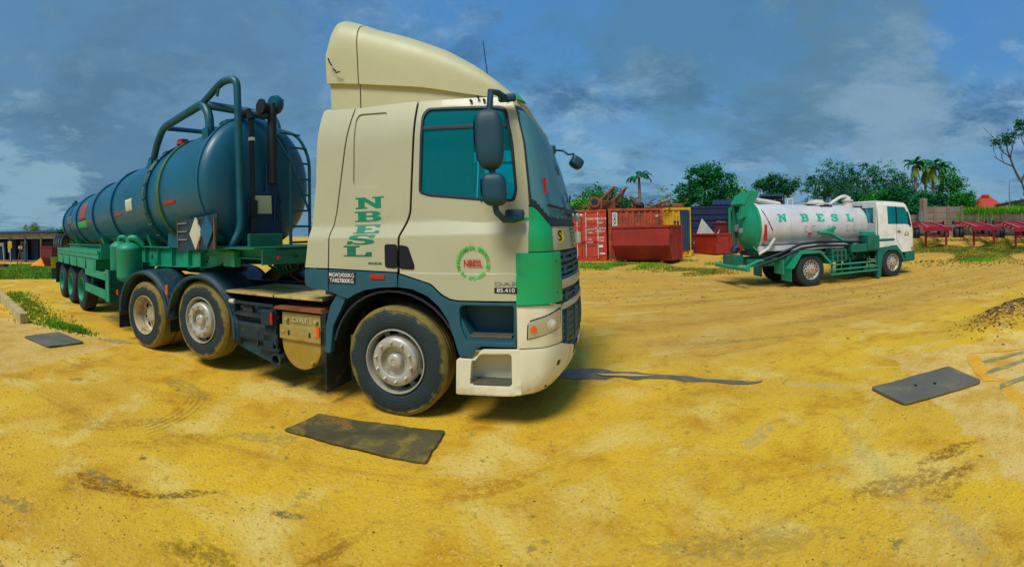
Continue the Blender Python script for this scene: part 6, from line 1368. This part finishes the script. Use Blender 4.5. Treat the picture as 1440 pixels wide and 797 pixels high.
x, y = at(6, 37); fr = tag(empty('goal_frame', (x, y, zero(x, y)), .6), 'thin white pipe frame standing before the blue shed', 'frame'); MB().tube([(0, 0, 0), (-.15, 0, 1.9)], .04, 6).build('post', 'white', fr); MB().tube([(-1.1, 0, 0), (-1.1, 0, 1.85)], .04, 6).build('post', 'white', fr); MB().tube([(-1.15, 0, 1.85), (-.1, 0, 1.88)], .03, 6).build('bar', 'white', fr)
x, y = at(26, 38); ld = tag(empty('ladder', (x, y, zero(x, y)), .6), 'wooden ladder leaning near the blue sheet wall', 'ladder')
for xx in (-.2, .2): MB().tube([(xx, 0, 0), (xx+.15, .7, 2.1)], .035, 6).build('rail', 'rust', ld)
for i in range(7): z = .25+.28*i; MB().tube([(-.2+.15*z/2.1, z/3, z), (.2+.15*z/2.1, z/3, z)], .02, 5).build('rung', 'rust', ld)
x, y = at(-4, 33); tag(MB().box((0, 0, .2), (1.6, .6, .3), bev=.08).build('red_trough', 'blockred', None, loc=(x, y, zero(x, y)), rot=(0, 0, .5)), 'low red trough on the grass by the left edge', 'trough')
sk4 = skip(57, 33.5, 73, 31.5, 1.3, 1.55, 'blockred', 'dark red skip with tapered sides on the lawn behind the blue tank', under=.35, gap=.05); 
x, y = at(50, 35.0); b = MB(); b.grid(lambda u, v: ((u-.5)*3.4, (v-.5)*2.4, max(0, 1.05*(1-math.hypot((u-.75)*2.3, (v-.5)*2))+.06*noise.noise((u*7, v*7, 0)))-.03), 22, 16); tag(b.build('sand_pile', 'sandpile', None, loc=(x, y, zero(x, y)), rot=(0, 0, .6), smooth=60), 'pile of orange sand beside the dark red skip', 'sand')
sk4['group'] = 'open topped red skips'
# low earth bank on the lawn's near edge
tag(sheet('path', [at(-10, 25), at(60, 25.5), at(85, 22), at(80, 20), at(30, 21), at(-10, 20)], mat('pale_path', srgb(206, 172, 116), .9, dirt=srgb(176, 140, 70), damt=.4), .02, 1.0, .3), 'pale dusty strip of ground before the lawn', None, kind='structure')

# ---- trees
def leafmat(name, c1, c2, c3):
    m = bpy.data.materials.new(name); m.use_nodes = True; t = m.node_tree; b = t.nodes['Principled BSDF']; g = nd('ShaderNodeNewGeometry', t)
    r = nd('ShaderNodeValToRGB', t); r.color_ramp.elements[0].color = c1; r.color_ramp.elements[1].color = c3; e = r.color_ramp.elements.new(.55); e.color = c2
    oc = nd('ShaderNodeTexCoord', t); n = nd('ShaderNodeTexNoise', t); n.inputs['Scale'].default_value = .9; t.links.new(oc.outputs['Object'], n.inputs['Vector'])
    s_ = mth('ADD', mth('MULTIPLY', g.outputs['Random Per Island'], .5, tree=t), mth('MULTIPLY', mth('SUBTRACT', n.outputs[0], .25, tree=t), 1.1, tree=t), tree=t)
    t.links.new(s_, r.inputs[0]); t.links.new(r.outputs[0], b.inputs['Base Color']); b.inputs['Roughness'].default_value = .7; b.inputs['Specular IOR Level'].default_value = .2
    return m
LF = {'green': leafmat('leaf_green', srgb(12, 84, 36), srgb(30, 126, 44), srgb(86, 168, 34)), 'dark': leafmat('leaf_dark', srgb(12, 66, 52), srgb(20, 98, 60), srgb(50, 132, 54)),
      'teal': leafmat('leaf_teal', srgb(10, 76, 60), srgb(18, 116, 66), srgb(56, 156, 58)), 'bright': leafmat('leaf_bright', srgb(30, 118, 34), srgb(66, 162, 30), srgb(134, 194, 30)), 'olive': leafmat('leaf_olive', srgb(60, 108, 50), srgb(108, 142, 60), srgb(150, 164, 66))}
def leaves(cent, rad, n, size, flat=.75, dens=.0):
    """small leaf-sized faces gathered in clumps inside lobes (cx,cy,cz,rx,ry,rz)"""
    V, F = [], []
    vol = np.array([l[3]*l[4]*l[5] for l in cent])**.7; vol = vol/vol.sum(); tot = []
    nc = max(6, n//26)
    for _ in range(nc):
        l = cent[rng.choice(len(cent), p=vol)]; d = rng.normal(size=3); d /= np.linalg.norm(d); q = rng.uniform(.45, 1.04)**.6
        c = np.array(l[:3])+d*np.array(l[3:6])*q; k = 26; cs = size*rng.uniform(2.2, 4.4)
        P = c+rng.normal(size=(k, 3))*cs*np.array([1, 1, flat])*.55; tot.append(P)
    P = np.concatenate(tot); m = len(P); a = rng.uniform(0, 2*PI, m); tl = rng.normal(size=(m, 3))*.55; u = np.stack([np.cos(a), np.sin(a), tl[:, 0]], 1); u /= np.linalg.norm(u, axis=1)[:, None]
    w = np.cross(u, rng.normal(size=(m, 3))+np.array([0, 0, 1.2])); w /= np.linalg.norm(w, axis=1)[:, None]+1e-6; s = size*rng.uniform(.6, 1.4, m)[:, None]
    V = np.stack([P-u*s, P+w*s*.5, P+u*s, P-w*s*.5], 1).reshape(-1, 3); F = np.arange(m*4).reshape(-1, 4); return V, F
def limbs(b, base, h, r, spread, n, lean=0.0):
    top = Vector((lean, 0, h)); b.tube([Vector((0, 0, -.2)), Vector((lean*.3+.03, .04, h*.4)), top], r, 8, rad=[r, r*.75, r*.35])
    for i in range(n):
        a = 2*PI*i/n+random.uniform(-.4, .4); z = h*random.uniform(.45, .95); p = Vector((lean*z/h, 0, z)); d = Vector((cos(a)*spread, sin(a)*spread, random.uniform(.35, .9)*spread))*random.uniform(.7, 1.2)
        b.tube([p, p+d*.5+Vector((0, 0, .1)), p+d], r*.3, 6, rad=[r*.38, r*.22, r*.07])
def tree(u, r, h, w, lm, label, lobes=None, n=5200, size=.13, trunk=.35, sq=1.0, group=None, bm_='bark', seed=None, z0=None, gap=0):
    x, y = at(u, r); t = tag(empty('tree', (x, y, zero(x, y) if z0 is None else z0), random.uniform(0, 6)), label, 'tree', group)
    if lobes is None:
        lobes = []
        for k in range(9):
            a = 6.283*k/9+random.uniform(-.3, .3); q = random.uniform(.25, .62); zz = random.uniform(.45, .86)
            lobes.append((cos(a)*w*.5*q, sin(a)*w*.5*q, h*zz, w*random.uniform(.16, .27), w*random.uniform(.16, .27), h*random.uniform(.10, .17)))
        lobes.append((0, 0, h*.80, w*.24, w*.24, h*.17))
    V, F = leaves(lobes, None, n, size); o = soup('crown', V, F, LF[lm], None, None); o.parent = t
    b = MB(); limbs(b, None, h*.72, trunk*.5, w*.30, 9); b.build('trunk', bm_, t, smooth=60); return t
TG = 'trees beyond the yard'
def bigtree():
    L_ = []
    for (dx, z, rr) in ((-2.4, 3.6, 1.2), (-1.6, 4.8, 1.3), (-.6, 6.2, 1.4), (.5, 6.7, 1.3), (1.5, 5.8, 1.4), (2.6, 4.6, 1.3), (3.8, 3.8, 1.1), (0, 4.6, 1.8), (-3.4, 3.0, .9), (4.8, 3.2, .8), (1.0, 3.6, 1.4)): L_.append((dx*1.0, random.uniform(-1.2, 1.2), z, rr, rr*1.2, rr*.72))
    x, y = at(992, 45); t = tag(empty('tree', (x, y, zero(x, y)), -.42), 'large round green tree rising behind the navy container', 'tree')
    V, F = leaves(L_, None, 15000, .13); o = soup('crown', V, F, LF['teal'], None, None); o.parent = t
    V, F = leaves([(3.4, -.6, 4.2, 1.6, 1, 1.0), (4.6, -.5, 3.4, .9, .9, .7), (-3.0, -.8, 2.9, 1.2, .8, .6)], None, 2600, .13); o = soup('crown', V, F, LF['bright'], None, None); o.parent = t
    b = MB(); limbs(b, None, 5.2, .28, 2.4, 10); b.build('trunk', 'bark', t, smooth=60)
bigtree()
for (u, r, h, w, lm, lab) in ((812, 38, 4.2, 3.6, 'bright', 'bright green bush directly over the red container doors'), (833, 42, 5.4, 4.2, 'green', 'green tree behind the rusty scrap machine'), (856, 44, 5.7, 4.4, 'teal', 'blue-green tree behind the tilting scrap boom'), (878, 43, 5.0, 4.0, 'dark', 'dark tree just left of the tall palm'),
        (888, 47, 4.9, 4.0, 'olive', 'olive green tree behind the tall palm'), (912, 50, 3.9, 4.2, 'olive', 'low olive tree right of the tall palm'), (935, 50, 3.9, 4.6, 'green', 'low green tree behind the brown bundle'), (954, 47, 4.4, 4.0, 'bright', 'light green tree at the foot of the large round one')):
    tree(u, r, h, w, lm, lab, n=2600, size=.12, group=TG)
tree(934, 40, 5.0, 2.2, 'olive', 'thin sparse tree with bare twigs between the palm and the large round tree', n=500, size=.10, trunk=.12, group=TG)
tree(1093, 60, 8.2, 5.6, 'dark', 'dark flat-topped tree showing over the white tank', lobes=[(-1.6, 0, 6.9, 1.3, 1.2, .8), (0, 0, 7.3, 1.6, 1.3, .8), (1.7, 0, 6.7, 1.3, 1.2, .7), (.5, 0, 5.8, 1.6, 1.2, .6), (-1.0, 0, 5.2, 1.2, 1, .6)], n=5000, size=.16, group=TG)
bpy.data.objects[[o.name for o in bpy.data.objects if o.get('label', '').startswith('dark flat-topped')][0]].rotation_euler = (0, 0, -.6)
for (u, r, h, w, lm, lab) in ((1160, 52, 8.0, 6.6, 'dark', 'dark tree above the tank dome, leftmost of the tall row'), (1187, 56, 9.3, 7.0, 'teal', 'tall blue-green tree above the vent pipe'), (1215, 54, 9.0, 6.6, 'dark', 'tall dark tree directly behind the rear of the white cab'), (1243, 57, 9.2, 6.8, 'teal', 'tall blue-green tree above the white cab roof'), (1268, 55, 7.6, 6.0, 'dark', 'dark tree just left of the cluster of palms'),
        (1200, 48, 5.2, 6, 'dark', 'low dark tree in front of the tall row'), (1238, 46, 4.6, 6, 'green', 'low green tree in front of the tall row'), (1275, 46, 4.8, 5, 'dark', 'low dark tree left of the gate pillar'), (1300, 44, 4.2, 4, 'teal', 'low bushy tree directly behind the gate pillar'), (1337, 48, 6.8, 5.2, 'green', 'rounded green tree right of the palms'), (1352, 45, 4.2, 4.2, 'green', 'small green tree at the end of the taller wall'), (1366, 80, 6.0, 7, 'dark', 'distant dark tree left of the red roofed house'), (1318, 46, 4.4, 4, 'dark', 'low dark tree under the palms'), (1440, 76, 5.0, 9, 'green', 'distant low trees behind the mast')):
    tree(u, r, h, w*random.uniform(.9, 1.15), lm, lab, n=4200, size=.115, group=TG)
for (u, r, h, w, lm, lab) in ((79, 52, 3.8, 4.5, 'green', 'green tree behind the end of the low shed'), (92, 46, 3.4, 3.0, 'bright', 'bright bush between the low shed and the blue tank'), (48, 70, 5.0, 3, 'olive', 'thin tree poking over the low shed roof')):
    tree(u, r, h, w, lm, lab, n=1800, size=.13, group=TG)
def palm(u, r, h, label, fr=16, fl=2.2, lm='dark', droop=1.0, thick=.16, dead=0):
    x, y = at(u, r); t = tag(empty('palm_tree', (x, y, zero(x, y)), 0), label, 'palm', 'palms beyond the yard')
    MB().tube([(0, 0, -.2), (.05, 0, h*.5), (0, 0, h)], thick, 8, rad=[thick*1.3, thick, thick*.8]).build('trunk', 'barkp', t, smooth=60)
    for i in range(fr+dead):
        a = 2.4*i+random.uniform(-.2, .2); el = random.uniform(.1, 1.15) if i < fr else -1.1; L_ = fl*random.uniform(.8, 1.15); P = []; p = Vector((0, 0, h)); 
        for k in range(8):
            q = k/7; e2 = el-droop*1.9*q*q if i < fr else el-.3*q; p = p+Vector((cos(a)*cos(e2), sin(a)*cos(e2), sin(e2)))*L_/8; P.append(p.copy())
        V, F = [], []; side = Vector((-sin(a), cos(a), 0))
        for k in range(1, 8):
            for j in range(3):
                pp = P[k-1].lerp(P[k], j/3); dd = (P[k]-P[k-1]).normalized(); ll = fl*.26*(1-abs(k/7-.45)*1.1)
                for s_ in (-1, 1):
                    tip = pp+side*s_*ll+dd*ll*.5+Vector((0, 0, -ll*.45)); b0 = len(V); V += [pp-dd*.05, pp+dd*.05, tip]; F.append((b0, b0+1, b0+2))
        k0 = len(V)
        for k in range(7): b0 = len(V); V += [P[k]+side*.02, P[k]-side*.02, P[k+1]]; F.append((b0, b0+1, b0+2))
        o = soup('frond', V, F, LF[lm if i < fr else 'olive'], None, None); o.parent = t
    return t
palm(900, 44, 6.4, 'lone palm rising above the rust-red container', lm='dark', fl=1.5)
palm(1288, 47, 7.0, 'palm on the left of the palm cluster', fl=1.6, dead=5, lm='teal'); palm(1302, 50, 6.9, 'palm in the middle of the cluster with drooping dry fronds', fl=1.8, dead=10, lm='olive'); palm(1313, 47, 6.9, 'palm with spiky blue-green crown in the cluster', fl=1.7, dead=6, lm='dark'); palm(1325, 50, 6.9, 'palm on the right of the cluster', fl=1.6, dead=3, lm='dark')
# bare tree at the right edge
x, y = at(1450, 33); bt = tag(empty('bare_tree', (x, y, zero(x, y)), 0), 'tall thin tree with mostly bare twisting branches at the right edge', 'tree')
b = MB(); random.seed(11)
def branch(p, d, l, r, depth):
    pts = [p]; q = p
    for k in range(5): d = (d+Vector((random.gauss(0, .18), random.gauss(0, .18), random.gauss(.05, .12)))).normalized(); q = q+d*l/5; pts.append(q)
    b.tube(pts, r, 6, rad=[r*(1-.12*k) for k in range(6)])
    tips.append(q)
    if depth:
        for k in range(3 if depth > 1 else 3): branch(pts[random.randint(2, 5)], (d+Vector((random.gauss(0, .5), random.gauss(0, .5), random.gauss(.25, .35)))).normalized(), l*.55, r*.5, depth-1)
tips = []
branch(Vector((0, 0, -.2)), Vector((.0, 0, 1)), 4.2, .16, 0); top0 = tips[-1].copy(); branch(top0, Vector((-.22, .1, 1)).normalized(), 3.0, .10, 3); branch(top0, Vector((.2, 0, 1)).normalized(), 3.6, .10, 3); branch(top0*.75, Vector((-.45, -.3, .9)).normalized(), 1.9, .06, 2)
b.build('trunk', 'bark', bt, smooth=60)
V, F = leaves([(t_.x, t_.y, t_.z, .3, .3, .3) for t_ in tips if t_.z > 5.0][:16], None, 1300, .09); o = soup('crown', V, F, LF['dark'], None, None); o.parent = bt
# overhead wires at the left
for k in range(2):
    a, c = at(-60, 60), at(170, 62); pts = [(a[0]+(c[0]-a[0])*i/16, a[1]+(c[1]-a[1])*i/16, 4.4+.75*k-.5*math.sin(PI*i/16)) for i in range(17)]
    tag(MB().tube(pts, .012, 4).build('overhead_wire', 'steelpale'), ('lower' if k == 0 else 'upper')+' thin wire crossing the sky above the low shed', 'wire')
